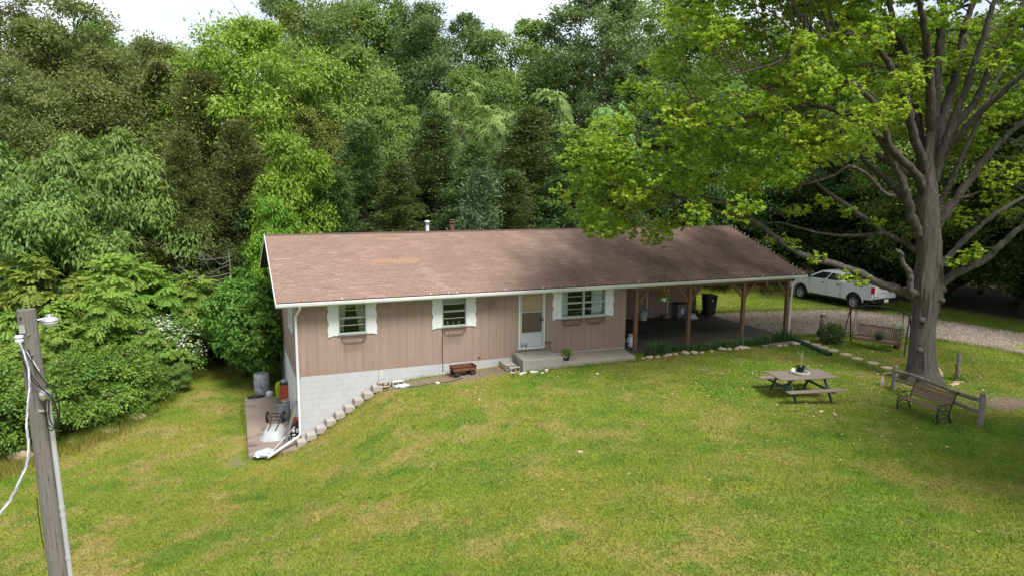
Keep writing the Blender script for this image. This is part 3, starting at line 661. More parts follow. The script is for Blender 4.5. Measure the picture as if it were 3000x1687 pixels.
# rusty wagon
w = empty('wagon', (5.53, -.42, gz(5.5, -.42) + .0), R(4), 'rusty brown coaster wagon parked against the foundation wall', 'wagon')
L, B = .86, .42
m = MB()
m.box(-L / 2, L / 2, -B / 2, B / 2, .19, .2)
for (a, b, c, d) in ((-L / 2, L / 2, -B / 2, -B / 2 + .012), (-L / 2, L / 2, B / 2 - .012, B / 2), (-L / 2, -L / 2 + .012, -B / 2 + .012, B / 2 - .012), (L / 2 - .012, L / 2, -B / 2 + .012, B / 2 - .012)): m.box(a, b, c, d, .2, .33)
m.build('tray', RUST, w, bevel=.01)
m = MB(); rim = [(-L / 2 - .01, -B / 2 - .01, .335), (L / 2 + .01, -B / 2 - .01, .335), (L / 2 + .01, B / 2 + .01, .335), (-L / 2 - .01, B / 2 + .01, .335), (-L / 2 - .01, -B / 2 - .01, .335)]
for a, b in zip(rim, rim[1:]): m.tube([a, b], .013, 6)
m.build('tray_rim', RUSTD, w); MB().box(-L / 2 + .02, L / 2 - .02, -B / 2 + .02, B / 2 - .02, .201, .225).build('rust_debris', RUSTD, w)
for sx in (-1, 1):
    MB().bar((sx * .3, -.2, .105), (sx * .3, .2, .105), .025).bar((sx * .3, -.1, .105), (sx * .22, -.1, .19), .02).bar((sx * .3, .1, .105), (sx * .22, .1, .19), .02).build('axle', RUSTD, w)
    for sy in (-1, 1):
        Mx = Matrix.Translation((sx * .3, sy * .21, .105)) @ Matrix.Rotation(R(90), 4, 'X')
        T = MB().lathe([(.055, -.02), (.1, -.024), (.105, 0), (.1, .024), (.055, .02)], 18, Mx).build('wheel', RUBBER, w, smooth=True)
        MB().lathe([(.01, -.027), (.054, -.022), (.054, .022), (.01, .027)], 14, Mx).build('hub', RUSTD, T)
MB().tube([(-.42, 0, .12), (-.5, .02, .06), (-.62, .1, .03), (-.75, .14, .02)], .01, 6).build('pull_handle', RUSTD, w)

# wire window baskets
def wire_basket(x, z, wd, label):
    e = empty('window_basket', (x, -.035, z), 0, label, 'basket', 'wire baskets under the windows')
    f = MB(); r = .0075; d, h = .16, .2
    def arc(y, zz, k=1):
        P = []
        for i in range(13):
            a = math.pi * i / 12; P.append((-wd / 2 * math.cos(a) * k, y, -zz * min(1, math.sin(a) * 1.5)))
        return P
    f.tube([(-wd / 2, -.005, 0), (-wd / 2, -d, 0), (wd / 2, -d, 0), (wd / 2, -.005, 0)], r, 6); f.tube([(-wd / 2, -.005, 0), (wd / 2, -.005, 0)], r, 6)
    f.tube(arc(-d, h), r, 6); f.tube(arc(-.005, h), r, 6); f.build('frame', RUSTD, e)
    g = MB()
    for i in range(1, 10):
        xx = -wd / 2 + wd * i / 10; zz = -h * min(1, math.sin(math.pi * i / 10) * 1.5)
        g.tube([(xx, -d, 0), (xx, -d, zz), (xx, -.005, zz)], .0045, 5)
    for i in range(4):
        xx = -wd * .3 + i * wd * .2
        g.tube([(xx - .04, -d - .004, -.05), (xx + .04, -d - .004, -.13)], .004, 5); g.tube([(xx + .04, -d - .004, -.05), (xx - .04, -d - .004, -.13)], .004, 5)
    g.build('wire_grid', RUSTD, e); return e
wire_basket(1.8, 1.235, .8, 'rusty wire basket under the leftmost curtained window')
wire_basket(5.33, 1.24, .8, 'rusty wire basket under the middle window with the blind')
wire_basket(10.0, 1.262, .8, 'left of two rusty wire baskets under the double window')
wire_basket(10.98, 1.262, .8, 'right of two rusty wire baskets under the double window')
# bell-shaped lantern hanging under the eave
e = empty('hanging_lantern', (6.74, -.2, 2.02), 0, 'small bronze lantern hanging under the eave left of the door', 'lantern')
MB().tube([(0, 0, .2), (0, 0, .48)], .004, 6).build('hook', BLACK, e); MB().lathe([(.01, .2), (.03, .17), (.055, .1), (.06, .07)], 12).build('cap', mat('verdigris', (.09, .16, .14), (.12, .08, .05), rough=.6), e, smooth=True)
MB().lathe([(.05, .07), (.062, .03), (.05, -.03), (.02, -.06)], 12).build('globe', mat('amber_glass', (.25, .17, .1), rough=.2), e, smooth=True)
o = MB().tube([(6.28, -.03, .12), (6.28, -.11, .12), (6.28, -.12, .09)], .014, 8).lathe([(.03, 0), (.03, .02)], 8, Matrix.Translation((6.28, -.015, .12)) @ Matrix.Rotation(R(90), 4, 'X')).build('tap', RUST, house)
# extension cord from door slab to grass
o = MB().tube(bez([(7.75, -.04, .26), (7.62, -.2, .2), (7.5, -.5, -.02), (7.42, -.9, -.06), (7.2, -1.1, -.14), (7.05, -1.35, -.24), (6.9, -1.6, -.27)], 24), .008, 6).build('cord', BLACK); tag(o, 'thin dark cord running from the door down over the blocks', 'cord')
o = MB().tube(bez([(q[0], q[1], gz(*q) + .012) for q in ((3.4, -.75), (3.8, -.95), (4.2, -.85), (4.8, -1.0), (5.4, -.85))], 24), .014, 6).build('hose', BPLAST); tag(o, 'thin black hose lying in the bare strip below the wagon', 'hose')
# plant stands
def plant_stand(x, y, label):
    e = empty('plant_stand', (x, y, .172), 0, label, 'plant stand', 'wire plant stands by the door'); m = MB()
    for zz, rd in ((.36, .12), (.30, .12)): m.tube([(rd * math.cos(a), rd * math.sin(a), zz) for a in [i * math.pi / 8 for i in range(17)]], .006, 6)
    m.build('ring', BLACK, e)
    MB().tube([(-.11, 0, .3), (.11, 0, .3)], .005, 5).tube([(0, -.11, .3), (0, .11, .3)], .005, 5).build('cross_bar', BLACK, e)
    for k in range(3):
        a = k * 2.094 + .4; MB().tube([(.12 * math.cos(a), .12 * math.sin(a), .36), (.105 * math.cos(a), .105 * math.sin(a), .15), (.14 * math.cos(a), .14 * math.sin(a), 0)], .006, 6).build('leg', BLACK, e)
plant_stand(7.93, -.32, 'black wire plant stand left of the two, before the door hinge side'); plant_stand(8.93, -.22, 'black wire plant stand right of the two, beside the door handle side')

# leaves as numpy quads -------------------------------------------------
def unit(a): return a / np.maximum(np.linalg.norm(a, axis=-1, keepdims=True), 1e-9)
def leaf_mesh(name, P, D, N, L, W, tint, mt, fold=.12, shape='rhomb'):
    """P base points, D long axis, N face normal, L, W sizes, tint 0..1 per leaf"""
    n = len(P); D = unit(D); S = unit(np.cross(N, D)); N = unit(np.cross(D, S)); L = np.broadcast_to(L, n)[:, None]; W = np.broadcast_to(W, n)[:, None]
    if shape == 'rhomb':
        prof = [(0, 0, 0), (.45, .5, fold), (1, 0, -fold * .6), (.45, -.5, fold)]
        V = np.stack([P + D * L * a + S * W * b + N * W * c for a, b, c in prof], 1).reshape(-1, 3)
        F = (np.arange(n)[:, None] * 4 + np.arange(4)[None]); k = 4
    else:
        prof = [(0, 0, 0), (.5, .5, .1), (.62, .17, .02), (1, .0, -.12), (.62, -.17, .02), (.5, -.5, .1)]
        V = np.stack([P + D * L * a + S * W * b + N * W * c for a, b, c in prof], 1).reshape(-1, 3)
        T = np.array([[0, 1, 2], [0, 2, 4], [0, 4, 5], [2, 3, 4]])
        F = (np.arange(n)[:, None, None] * 6 + T[None]).reshape(-1, 3); k = 6
    me = np_mesh(name, V, F, False); a = me.attributes.new('tint', 'FLOAT', 'POINT'); a.data.foreach_set('value', np.repeat(tint, k).astype(np.float32)); me.materials.append(mt); return me
LEAF_GAIN = 1.6
def leaf_mat(name, dark, light, trans=.38, tip=None, rough=.55, vary=.17):
    if max(light) < .4: dark, light = tuple(q * LEAF_GAIN for q in dark), tuple(q * LEAF_GAIN for q in light)
    m, nt, n, l, b = nodes(name)
    at = n.new('ShaderNodeAttribute'); at.attribute_name = 'tint'; oi = n.new('ShaderNodeObjectInfo')
    c = mix(nt, at.outputs['Fac'], dark, light)
    hs = n.new('ShaderNodeHueSaturation'); l.new(c, hs.inputs['Color'])
    l.new(mmath(nt, 'ADD', mmath(nt, 'MULTIPLY', oi.outputs['Random'], vary * .3), .5 - vary * .15), hs.inputs['Hue']); l.new(mmath(nt, 'ADD', mmath(nt, 'MULTIPLY', oi.outputs['Random'], vary * 2), 1 - vary), hs.inputs['Value'])
    l.new(hs.outputs[0], b.inputs['Base Color']); b.inputs['Roughness'].default_value = rough; b.inputs['Specular IOR Level'].default_value = .35
    t = n.new('ShaderNodeBsdfTranslucent'); l.new(mix(nt, .4, hs.outputs[0], (.19, .32, .03)), t.inputs[0])
    x = n.new('ShaderNodeMixShader'); x.inputs[0].default_value = trans; l.new(b.outputs[0], x.inputs[1]); l.new(t.outputs[0], x.inputs[2]); l.new(x.outputs[0], n['Material Output'].inputs[0]); return m
G0 = np.random.default_rng(5)
def ball_leaves(rng, c, rad, n, L, W, up=.5):
    """leaves spread through a ball, facing out and up"""
    d = unit(rng.normal(size=(n, 3))); r = rad * rng.random(n)[:, None] ** .4; P = np.array(c) + d * r * np.array([1, 1, .85])
    D = unit(d + rng.normal(size=(n, 3)) * .7 + np.array([0, 0, -.2])); N = unit(d * .6 + np.array([0, 0, up]) + rng.normal(size=(n, 3)) * .5)
    return P, D, N, L * rng.uniform(.7, 1.2, n), W * rng.uniform(.8, 1.2, n)
LEAFG = leaf_mat('shrub_leaf', (.045, .10, .018), (.12, .2, .035)); LEAFD = leaf_mat('dark_shrub_leaf', (.022, .055, .014), (.05, .10, .025)); PETO = leaf_mat('orange_petal', (.55, .08, .02), (.7, .16, .03)); PETW = leaf_mat('white_petal', (.46, .48, .38), (.58, .58, .5)); PETP = leaf_mat('purple_petal', (.1, .04, .22), (.2, .1, .3))
def tuft(name, par, rng, c, rad, n, L, W, mt):
    P, D, N, l_, w_ = ball_leaves(rng, c, rad, n, L, W); return link(name, leaf_mesh(name, P, D, N, l_, w_, rng.random(n), mt), par)
def pot(e, r0, r1, h, mt, c=(0, 0, 0)):
    MB().lathe([(r0, 0), (r1, h), (r1 * 1.08, h), (r1 * 1.08, h + .02), (r1 * .95, h + .02), (r1 * .93, h - .02), (.01, h - .02)], 20, c=c).build('pot', mt, e, smooth=True)
e = empty('potted_plant', (9.32, -1.0, -.03), 0, 'small leafy plant in a black pot on the walkway slab', 'plant'); pot(e, .08, .12, .16, BPLAST); tuft('foliage', e, G0, (0, 0, .28), .17, 180, .12, .05, LEAFG); tuft('blossom', e, G0, (-.07, -.06, .2), .09, 50, .06, .05, PETW)

# hanging baskets
def hanging_basket(x, y, z, label):
    e = empty('hanging_basket', (x, y, z), 0, label, 'hanging basket', 'flower baskets under the carport eave'); pot(e, .1, .15, .13, WHITE)
    MB().tube([(-.14, 0, .15), (0, 0, .45)], .004, 5).tube([(.14, 0, .15), (0, 0, .45)], .004, 5).tube([(0, .14, .15), (0, 0, .45)], .004, 5).tube([(0, 0, .45), (0, 0, .62)], .006, 5).build('hanger', WHITE, e)
    tuft('foliage', e, G0, (0, 0, .22), .24, 420, .1, .045, LEAFG); tuft('blossom', e, G0, (0, 0, .27), .25, 190, .055, .05, PETO)
hanging_basket(13.86, -.42, 1.80, 'white hanging pot of orange flowers near the first carport post'); hanging_basket(19.0, -.42, 1.74, 'white hanging pot of orange flowers near the carport corner downspout')

# coloured bulb string along eave and right rake
e = empty('string_lights', (0, 0, 0), 0, 'black cord of small coloured bulbs along the eave and right roof edge', 'string lights')
eave = lambda x: Vector((x, EY - .005, EZ + .015)); rake = lambda y: Vector((XR - .02, y, roof_z(y) + .02))
MB().tube([eave(-.6), eave(4), eave(9), eave(14), eave(XR - .05), rake(.8), rake(2.5), rake(RY - .05)], .009, 5).build('cord', BLACK, e)
bc = [mat('bulb_' + nme, c, c, rough=.25, bmp=0) for nme, c in (('red', (.6, .06, .04)), ('orange', (.65, .25, .04)), ('clear', (.65, .62, .55)), ('green', (.12, .3, .14)), ('blue', (.12, .2, .45)), ('pink', (.6, .25, .28)))]
bm_ = []
for q in bc:
    me = MB().lathe([(.011, 0), (.013, .02), (.021, .035), (.018, .06), (.004, .085)], 8).mesh('bulb'); me.materials.append(q); bm_.append(me)
x = -.58
while x < XR:
    o = link('bulb', rr.choice(bm_ if x > 6 else bm_[:3] + bm_[5:]), e); o.location = eave(x); o.rotation_euler = (rr.uniform(-.5, .3), rr.uniform(-.5, .5), 0); x += rr.uniform(.2, .3) if x > 8 else rr.uniform(.3, .75)
y = EY + .15
while y < RY:
    o = link('bulb', rr.choice(bm_[:3]), e); o.location = rake(y); o.rotation_euler = (0, rr.uniform(.2, 1.2), 0); y += rr.uniform(.2, .28)

# ---------------------------------------------------------------- things on the lower patio
PZ = -2.25
e = empty('wheelbarrow', (-.80, .98, PZ), R(-14), 'upturned white wheelbarrow with two black wheels in the air', 'wheelbarrow')
# tray upside down: rim on the slab, narrower floor on top
def tray_ring(z, a, b, n=28, sq=.55):
    P = []
    for k in range(n):
        t = 2 * math.pi * k / n; c, s = math.cos(t), math.sin(t); P.append(Vector((a * math.copysign(abs(c) ** sq, c), b * math.copysign(abs(s) ** sq, s), z)))
    return P
rings = [tray_ring(.0, .42, .62), tray_ring(.03, .42, .62), tray_ring(.035, .39, .59), tray_ring(.30, .27, .42), tray_ring(.325, .22, .37)]
V = [q for r_ in rings for q in r_]; n = 28; F = [(i * n + k, i * n + (k + 1) % n, (i + 1) * n + (k + 1) % n, (i + 1) * n + k) for i in range(4) for k in range(n)] + [tuple(4 * n + k for k in range(n))]
MB().add(V, F).build('tray', mat('barrow_tray', (.37, .37, .37), (.31, .31, .305), rough=.4), e, smooth=True)
f = MB()
for s in (-1, 1): f.tube([(s * .12, -.42, .345), (s * .13, .1, .36), (s * .15, .35, .47), (s * .16, .5, .62)], .016, 8)
f.tube([(-.24, .36, .56), (.24, .36, .56)], .014, 8).tube([(-.16, .5, .62), (.16, .5, .62)], .016, 8).tube([(-.18, .26, .46), (.18, .26, .46)], .014, 8)
f.build('frame', BLACK, e)
for s in (-1, 1):
    MB().tube([(s * .25, .36, .56), (s * .2, .3, .34)], .02, 8).build('strut', RUST, e)
    Mx = Matrix.Translation((s * .27, .36, .56)) @ Matrix.Rotation(R(90), 4, 'Y')
    W = MB().lathe([(.1, -.04), (.17, -.045), (.2, -.02), (.2, .02), (.17, .045), (.1, .04)], 22, Mx).build('wheel', RUBBER, e, smooth=True)
    MB().lathe([(.02, -.05), (.1, -.036), (.1, .036), (.02, .05)], 16, Mx).build('rim', mat('yellow_rim', (.6, .4, .07), rough=.5), W, smooth=True)
e = empty('trash_can', (-.36, 2.62, PZ), 0, 'dented galvanized steel trash can against the side wall', 'trash can')
pr = [(.2, 0), (.205, .02)]
for k in range(14): pr.append((.207 + .03 * k / 14 + (.006 if k % 2 else 0), .05 + .55 * k / 14))
MB().lathe(pr + [(.245, .63), (.235, .64), (.225, .62), (.2, .1), (.01, .1)], 26).build('can', GALV, e, smooth=True); MB().tube([(-.24, .05, .45), (-.28, 0, .48), (-.28, 0, .42), (-.24, -.05, .45)], .008, 6).build('handle', GALV, e)
tuft('plastic_liner', e, G0, (.1, .05, .64), .12, 40, .12, .1, PETW)
e = empty('plank', (0, 0, 0), 0, 'wide grey plank leaning against the corner of the house', 'plank')
MB().bar((-.58, -.22, PZ + .02), (-.085, .2, -.83), .17, .035, up=(-1, -.3, 0)).build('board', GREYWV, e)
e = empty('plank', (0, 0, 0), 0, 'narrow dark plank leaning behind the wide grey plank', 'plank')
MB().bar((-.5, .1, PZ + .02), (-.07, .42, -.95), .07, .03, up=(-1, -.3, 0)).build('board', GREYWV, e)
o = MB().tube([(-.92, -.45, PZ + .03), (-.12, .25, -1.7)], .022, 8).build('metal_pole', ALUM, smooth=True); tag(o, 'slim white metal pole propped low beside the planks', 'pole')
e = empty('black_crate', (-.2, .38, PZ), R(8), 'black box with white markings at the foundation corner', 'box')
MB().box(-.15, .15, -.2, .2, 0, .62).build('case', BPLAST, e, bevel=.02)
for (a, b, c, d) in ((-.1, -.02, .06, .16), (.02, .11, .06, .16), (-.1, .0, .22, .26), (.03, .11, .3, .44), (-.1, -.02, .34, .46)): MB().box(a, b, -.206, -.2005, c, d).build('white_mark', WHITE, e)
for k in range(4): MB().box(-.157, -.1505, -.16 + k * .09, -.1 + k * .09, .08 + .1 * (k % 2), .2 + .1 * (k % 2)).build('white_mark', WHITE, e)
o = tuft('red_cloth', None, G0, (-.17, .4, PZ + .66), .1, 60, .12, .1, leaf_mat('red_cloth', (.6, .1, .14), (.7, .2, .22))); tag(o, 'small red and pink rag on top of the black box', 'cloth')
e = empty('barrel', (-.93, 6.5, gz(-.9, 6.5)), 0, 'grey plastic drum under the wall shrub behind the patio', 'barrel')
MB().lathe([(.26, 0), (.3, .05), (.31, .3), (.3, .33), (.31, .36), (.315, .6), (.305, .63), (.31, .66), (.3, .86), (.27, .9), (.24, .88), (.01, .88)], 26).build('drum', mat('drum_plastic', (.3, .32, .34), (.24, .25, .28), (.3, .22, .17), rough=.5), e, smooth=True); MB().tube(bez([(-.1, -.31, .6), (-.02, -.34, .35), (.15, -.33, .18), (.3, -.25, .02)], 16), .008, 6).build('strap', BLACK, e)
m = MB(); P = []
for k in range(60):
    a = k * .42; P.append((-1.2 + .3 * math.cos(a) * (1 + .1 * math.sin(k * .3)), 5.75 + .12 * math.sin(a), PZ + .015 + k * .0006))
o = m.tube(P, .012, 6).build('hose_coil', BPLAST); tag(o, 'loose black hose coil on the far edge of the patio', 'hose')
e = empty('jug', (-.68, 5.72, PZ), 0, 'round grey-white jug lying at the far edge of the patio', 'jug'); MB().lathe([(.02, 0), (.13, .02), (.155, .1), (.14, .18), (.06, .22), (.03, .23), (.03, .26)], 16).build('body', mat('jug_plastic', (.55, .56, .57), rough=.5), e, smooth=True); MB().lathe([(.036, .26), (.036, .285), (.005, .29)], 10).build('cap', BPLAST, e)
e = empty('green_bin', (-.27, 5.45, PZ), .1, 'lime green plastic tub standing at the side wall', 'bin')
MB().prism([(-.16, 0), (.16, 0), (.2, .5), (.1, .66), (-.12, .62), (-.19, .45)], lambda u, v: Vector((u, -.14, v)), lambda u, v: Vector((u, .14, v))).build('shell', mat('lime_plastic', (.36, .55, .02), (.3, .48, .02), rough=.4), e, bevel=.03, seg=3)
MB().box(-.12, .12, -.15, -.141, .1, .4).build('recess', mat('lime_recess', (.3, .46, .02), rough=.5), e)
e = empty('crate_stack', (-.17, 4.75, PZ), 0, 'red-orange storage drawers with dark fronts at the side wall', 'drawers')
for s in (-1, 1): MB().box(-.14, .14, s * .2 - .012, s * .2 + .012, 0, .74).build('side_panel', REDP, e)
for k in range(3):
    MB().box(-.14, .14, -.188, .188, .03 + k * .24, .05 + k * .24).build('shelf', REDP, e); MB().box(-.13, .12, -.16, .16, .055 + k * .24, .2 + k * .24).build('drawer', BPLAST, e, bevel=.01)
MB().box(-.15, .15, -.22, .22, .742, .77).build('top', BPLAST, e)
MB().lathe([(.02, .77), (.1, .78), (.12, .84), (.09, .9), (.02, .92)], 12).build('bundle', mat('grey_cloth', (.4, .4, .41), rough=.9), e, smooth=True)
# white plastic sack
bm = bmesh.new(); bmesh.ops.create_icosphere(bm, subdivisions=3, radius=1); r2 = random.Random(8)
from mathutils import noise as mn
for v in bm.verts:
    k = 1 + .35 * mn.noise(v.co * 2.2) + .12 * mn.noise(v.co * 6); v.co = Vector((v.co.x * .3 * k, v.co.y * .24 * k, max(-.05, v.co.z * .12 * k)))
me = bpy.data.meshes.new('plastic_sack'); bm.to_mesh(me); bm.free(); me.materials.append(mat('white_film', (.5, .52, .55), (.38, .43, .5), (.12, .34, .56), scale=4, rough=.35, amt3=(.66, .7)))
o = link('plastic_sack', me, smooth=True); o.location = (-1.2, -.6, PZ + .03); o.rotation_euler.z = .4; tag(o, 'crumpled white plastic sack with a blue print by the patio corner', 'sack')
o = link('plastic_sheet', me, smooth=True); o.location = (3.3, -.62, gz(3.3, -.62) + .03); o.scale = (.8, .6, .6); tag(o, 'crumpled pale plastic scrap by the top of the bank steps', 'plastic')

# ---------------------------------------------------------------- carport contents
e = empty('propane_tank', (12.86, .3, -.1), 0, 'white propane cylinder behind the first carport post', 'tank')
MB().lathe([(.12, 0), (.13, .03), (.15, .06), (.155, .1), (.155, .3), (.145, .35), (.1, .39), (.02, .4)], 22).build('cylinder', mat('tank_paint', (.72, .73, .74), (.62, .64, .66), rough=.4), e, smooth=True)
MB().tube([(-.09, -.05, .37), (-.09, -.05, .48), (0, -.08, .5), (.09, -.05, .48), (.09, -.05, .37)], .014, 6).tube([(-.09, .05, .37), (-.09, .05, .48), (0, .08, .5), (.09, .05, .48), (.09, .05, .37)], .014, 6).build('collar', WHITE, e); MB().lathe([(.03, .39), (.03, .46)], 8).build('valve', ALUM, e)
MB().box(-.157, -.12, -.08, .08, .1, .2).build('sticker', mat('blue_print', (.08, .12, .4), rough=.5), e)
e = empty('grill', (12.95, 2.0, -.1), 0, 'black covered grill along the carport side wall', 'grill'); MB().prism([(-.3, .0), (.3, .0), (.32, .85), (.22, 1.15), (-.22, 1.15), (-.32, .85)], lambda u, v: Vector((u, -.5, v)), lambda u, v: Vector((u, .5, v))).build('cover', BPLAST, e, bevel=.06, seg=3); MB().tube([(-.25, -.52, .8), (.25, -.52, .8)], .015, 6).build('handle', ALUM, e)
for (x, y, s, lab) in ((16.35, 4.85, 1, 'white plastic bucket against the carport back wall'),):
    e = empty('bucket', (x, y, -.1), 0, lab, 'bucket'); MB().lathe([(.2, 0), (.24, .46), (.255, .46), (.255, .49), (.23, .49), (.19, .05), (.01, .05)], 22).build('pail', mat('pail_plastic', (.55, .56, .57), rough=.5), e, smooth=True); MB().tube([(-.25, 0, .44), (-.2, -.16, .3), (0, -.26, .22), (.2, -.16, .3), (.25, 0, .44)], .006, 5).build('bail', ALUM, e)
e = empty('recycling_bin', (18.5, 4.88, -.1), 0, 'grey bin with black lid and white print at the carport wall', 'bin')
MB().prism([(-.24, 0), (.24, 0), (.29, .66), (-.29, .66)], lambda u, v: Vector((u, -.2, v)), lambda u, v: Vector((u, .2, v))).build('tub', mat('grey_plastic', (.18, .19, .21), rough=.5), e, bevel=.02); MB().box(-.31, .31, -.23, .23, .662, .71).build('lid', BPLAST, e, bevel=.015); MB().box(-.06, .09, -.206, -.2005, .18, .46).build('white_print', WHITE, e); MB().box(-.1, .12, -.206, -.2005, .1, .14).build('blue_print', mat('blue_mark', (.1, .2, .4)), e)
e = empty('basin', (18.9, 4.5, -.1), 0, 'white upturned wash basin on the carport floor', 'basin'); MB().lathe([(.36, 0), (.36, .015), (.27, .03), (.23, .2), (.18, .22), (.01, .22)], 24).build('bowl', WHITE, e, smooth=True)
e = empty('yellow_jug', (18.98, 4.9, -.1), 0, 'yellow jug standing behind the white basin', 'jug'); MB().lathe([(.11, 0), (.12, .03), (.12, .4), (.06, .5), (.03, .54), (.03, .6), (.01, .6)], 14).build('body', mat('yellow_plastic', (.55, .36, .03), rough=.5), e, smooth=True); MB().tube([(.05, 0, .52), (.13, 0, .46), (.12, 0, .34)], .018, 6).build('handle', mat('yellow_plastic_grip', (.5, .32, .03), rough=.5), e)
e = empty('wheelie_bin', (20.15, 4.75, -.1), R(-12), 'tall black wheeled garbage bin at the carport back corner', 'bin')
MB().prism([(-.22, .06), (.22, .06), (.29, .98), (-.29, .98)], lambda u, v: Vector((u, -.26 - v * .06, v)), lambda u, v: Vector((u, .26 + v * .05, v))).build('body', BPLAST, e, bevel=.025); MB().box(-.31, .31, -.36, .34, .985, 1.05).build('lid', BPLAST, e, bevel=.03)
MB().tube([(-.25, .36, .95), (.25, .36, .95)], .016, 8).build('handle', BPLAST, e); MB().lathe([(.02, 0), (.05, .001), (.05, .004), (.02, .005)], 14, Matrix.Translation((.02, -.318, .78)) @ Matrix.Rotation(R(90), 4, 'X')).build('round_sticker', GALV, e)
for s in (-1, 1): MB().lathe([(.02, -.03), (.11, -.03), (.12, 0), (.11, .03), (.02, .03)], 16, Matrix.Translation((s * .22, .26, .12)) @ Matrix.Rotation(R(90), 4, 'Y')).build('wheel', RUBBER, e)
for i, (x, y, h, lab) in enumerate(((19.42, 5.02, 1.45, 'broom with dark handle leaning at the carport back corner'), (19.6, 4.98, 1.2, 'rake with short tines leaning beside the wheeled bin'))):
    e = empty('broom', (x, y, -.1), 0, lab, 'tool'); MB().tube([(0, 0, .05), (.06 - .1 * i, .14, h)], .014, 6).build('handle', WOODB, e); MB().prism([(-.13, 0), (.13, 0), (.06, .26), (-.06, .26)], lambda u, v: Vector((u, -.02, v)), lambda u, v: Vector((u, .02, v))).build('head', BPLAST if i == 0 else RUSTD, e)
e = empty('box', (17.75, 4.95, -.1), .1, 'low brown cardboard box at the carport back wall', 'box'); MB().box(-.2, .2, -.14, .14, 0, .16).build('carton', mat('cardboard', (.27, .18, .1), rough=.9), e); MB().box(-.2, .2, -.02, .02, .1605, .164).build('tape', CURT, e)
o = MB().box(-.35, .35, -.25, .25, 0, .04).build('folded_tarp', mat('pale_tarp', (.4, .4, .42), (.3, .3, .32), rough=.6), bevel=.015); o.location = (13.3, 1.2, -.098); o.rotation_euler.z = .3; tag(o, 'pale folded tarp on the carport floor near the propane cylinder', 'tarp')

# ================================================================ yard furniture
GRNP = mat('faded_green_paint', (.028, .075, .062), (.022, .055, .045), (.05, .06, .05), rough=.8, scale=8)
e = empty('picnic_table', (15.08, -6.47, gz(15.08, -6.5)), -.2, 'weathered wooden picnic table with green legs on the lawn', 'picnic table')
for k in range(6): MB().box(-1.0 + rr.uniform(-.02, .02), 1.0 + rr.uniform(-.02, .02), -.5 + k * .168, -.5 + k * .168 + .158, .70, .735).build('tabletop_plank', GREYW, e, bevel=.006)
for s in (-1, 1):
    MB().box(-1.0, 1.0, s * .84 - .13, s * .84 + .13, .40, .435).build('seat_plank', GREYW, e, bevel=.006)
    for x in (-.62, .62): MB().bar((x, s * .30, .69), (x, s * .78, -.02), .085, .04, up=(1, 0, 0)).build('leg', GRNP, e, bevel=.004)
for x in (-.62, .62):
    MB().box(x - .065, x - .025, -.95, .95, .335, .398).build('seat_rail', GRNP, e); MB().box(x - .065, x - .025, -.44, .44, .63, .698).build('top_rail', GRNP, e)
    MB().bar((x * .9, 0, .36), (x * .2, 0, .68), .06, .035, up=(0, 1, 0)).build('cross_brace', GRNP, e)
TZ = gz(15.08, -6.5) + .737
e = empty('ring_planter', (15.1, -6.45, TZ), 0, 'low round grey concrete ring in the middle of the picnic table', 'ring'); MB().lathe([(.27, 0), (.28, .05), (.26, .08), (.19, .085), (.17, .05), (.165, .01)], 26).build('rim', CONCG, e, smooth=True); MB().lathe([(.001, .002), (.164, .002), (.164, .02), (.001, .025)], 20).build('base', CONCG, e)
e = empty('potted_plant', (15.1, -6.4, TZ + .06), 0, 'drooping pale aloe in a black pot on the picnic table', 'plant'); pot(e, .09, .14, .17, BPLAST); MB().lathe([(.01, .15), (.128, .15), (.128, .155), (.01, .157)], 16).build('soil', SOIL, e)
for k in range(9):
    a = k * .7; r_ = rr.uniform(.03, .09)
    MB().tube(bez([(.01 * math.cos(a), .01 * math.sin(a), .15), (r_ * .3 * math.cos(a), r_ * .3 * math.sin(a), .42), (r_ * .8 * math.cos(a), r_ * .8 * math.sin(a), .58), (r_ * 1.6 * math.cos(a), r_ * 1.6 * math.sin(a), .44 if k % 3 else .72)], 9), [.012, .012, .011, .01, .01, .009, .008, .006, .005, .004][:10], 6).build('leaf', leaf_mat('pale_aloe_%d' % k, (.25, .27, .13), (.3, .32, .16)), e)
o = MB().lathe([(.005, 0), (.06, .01), (.08, .06), (.075, .12), (.04, .16), (.005, .17)], 16).build('white_ornament', WHITE, smooth=True); o.location = (14.9, -6.28, TZ); tag(o, 'small white globe ornament left of the table pot', 'ornament')
e = empty('glass_lantern', (15.42, -6.4, TZ), 0, 'small wire and glass lantern right of the table pot', 'lantern'); MB().lathe([(.05, .01), (.06, .06), (.055, .12), (.03, .16)], 12).build('globe', GLASS, e, smooth=True); MB().tube([(.06 * math.cos(a), .06 * math.sin(a), .012) for a in [i * math.pi / 6 for i in range(13)]], .005, 5).tube([(-.06, 0, .01), (-.055, 0, .13), (0, 0, .27), (.055, 0, .13), (.06, 0, .01)], .005, 5).tube([(0, -.06, .01), (0, -.055, .13), (0, 0, .27), (0, .055, .13), (0, .06, .01)], .005, 5).build('wire_frame', ALUM, e)

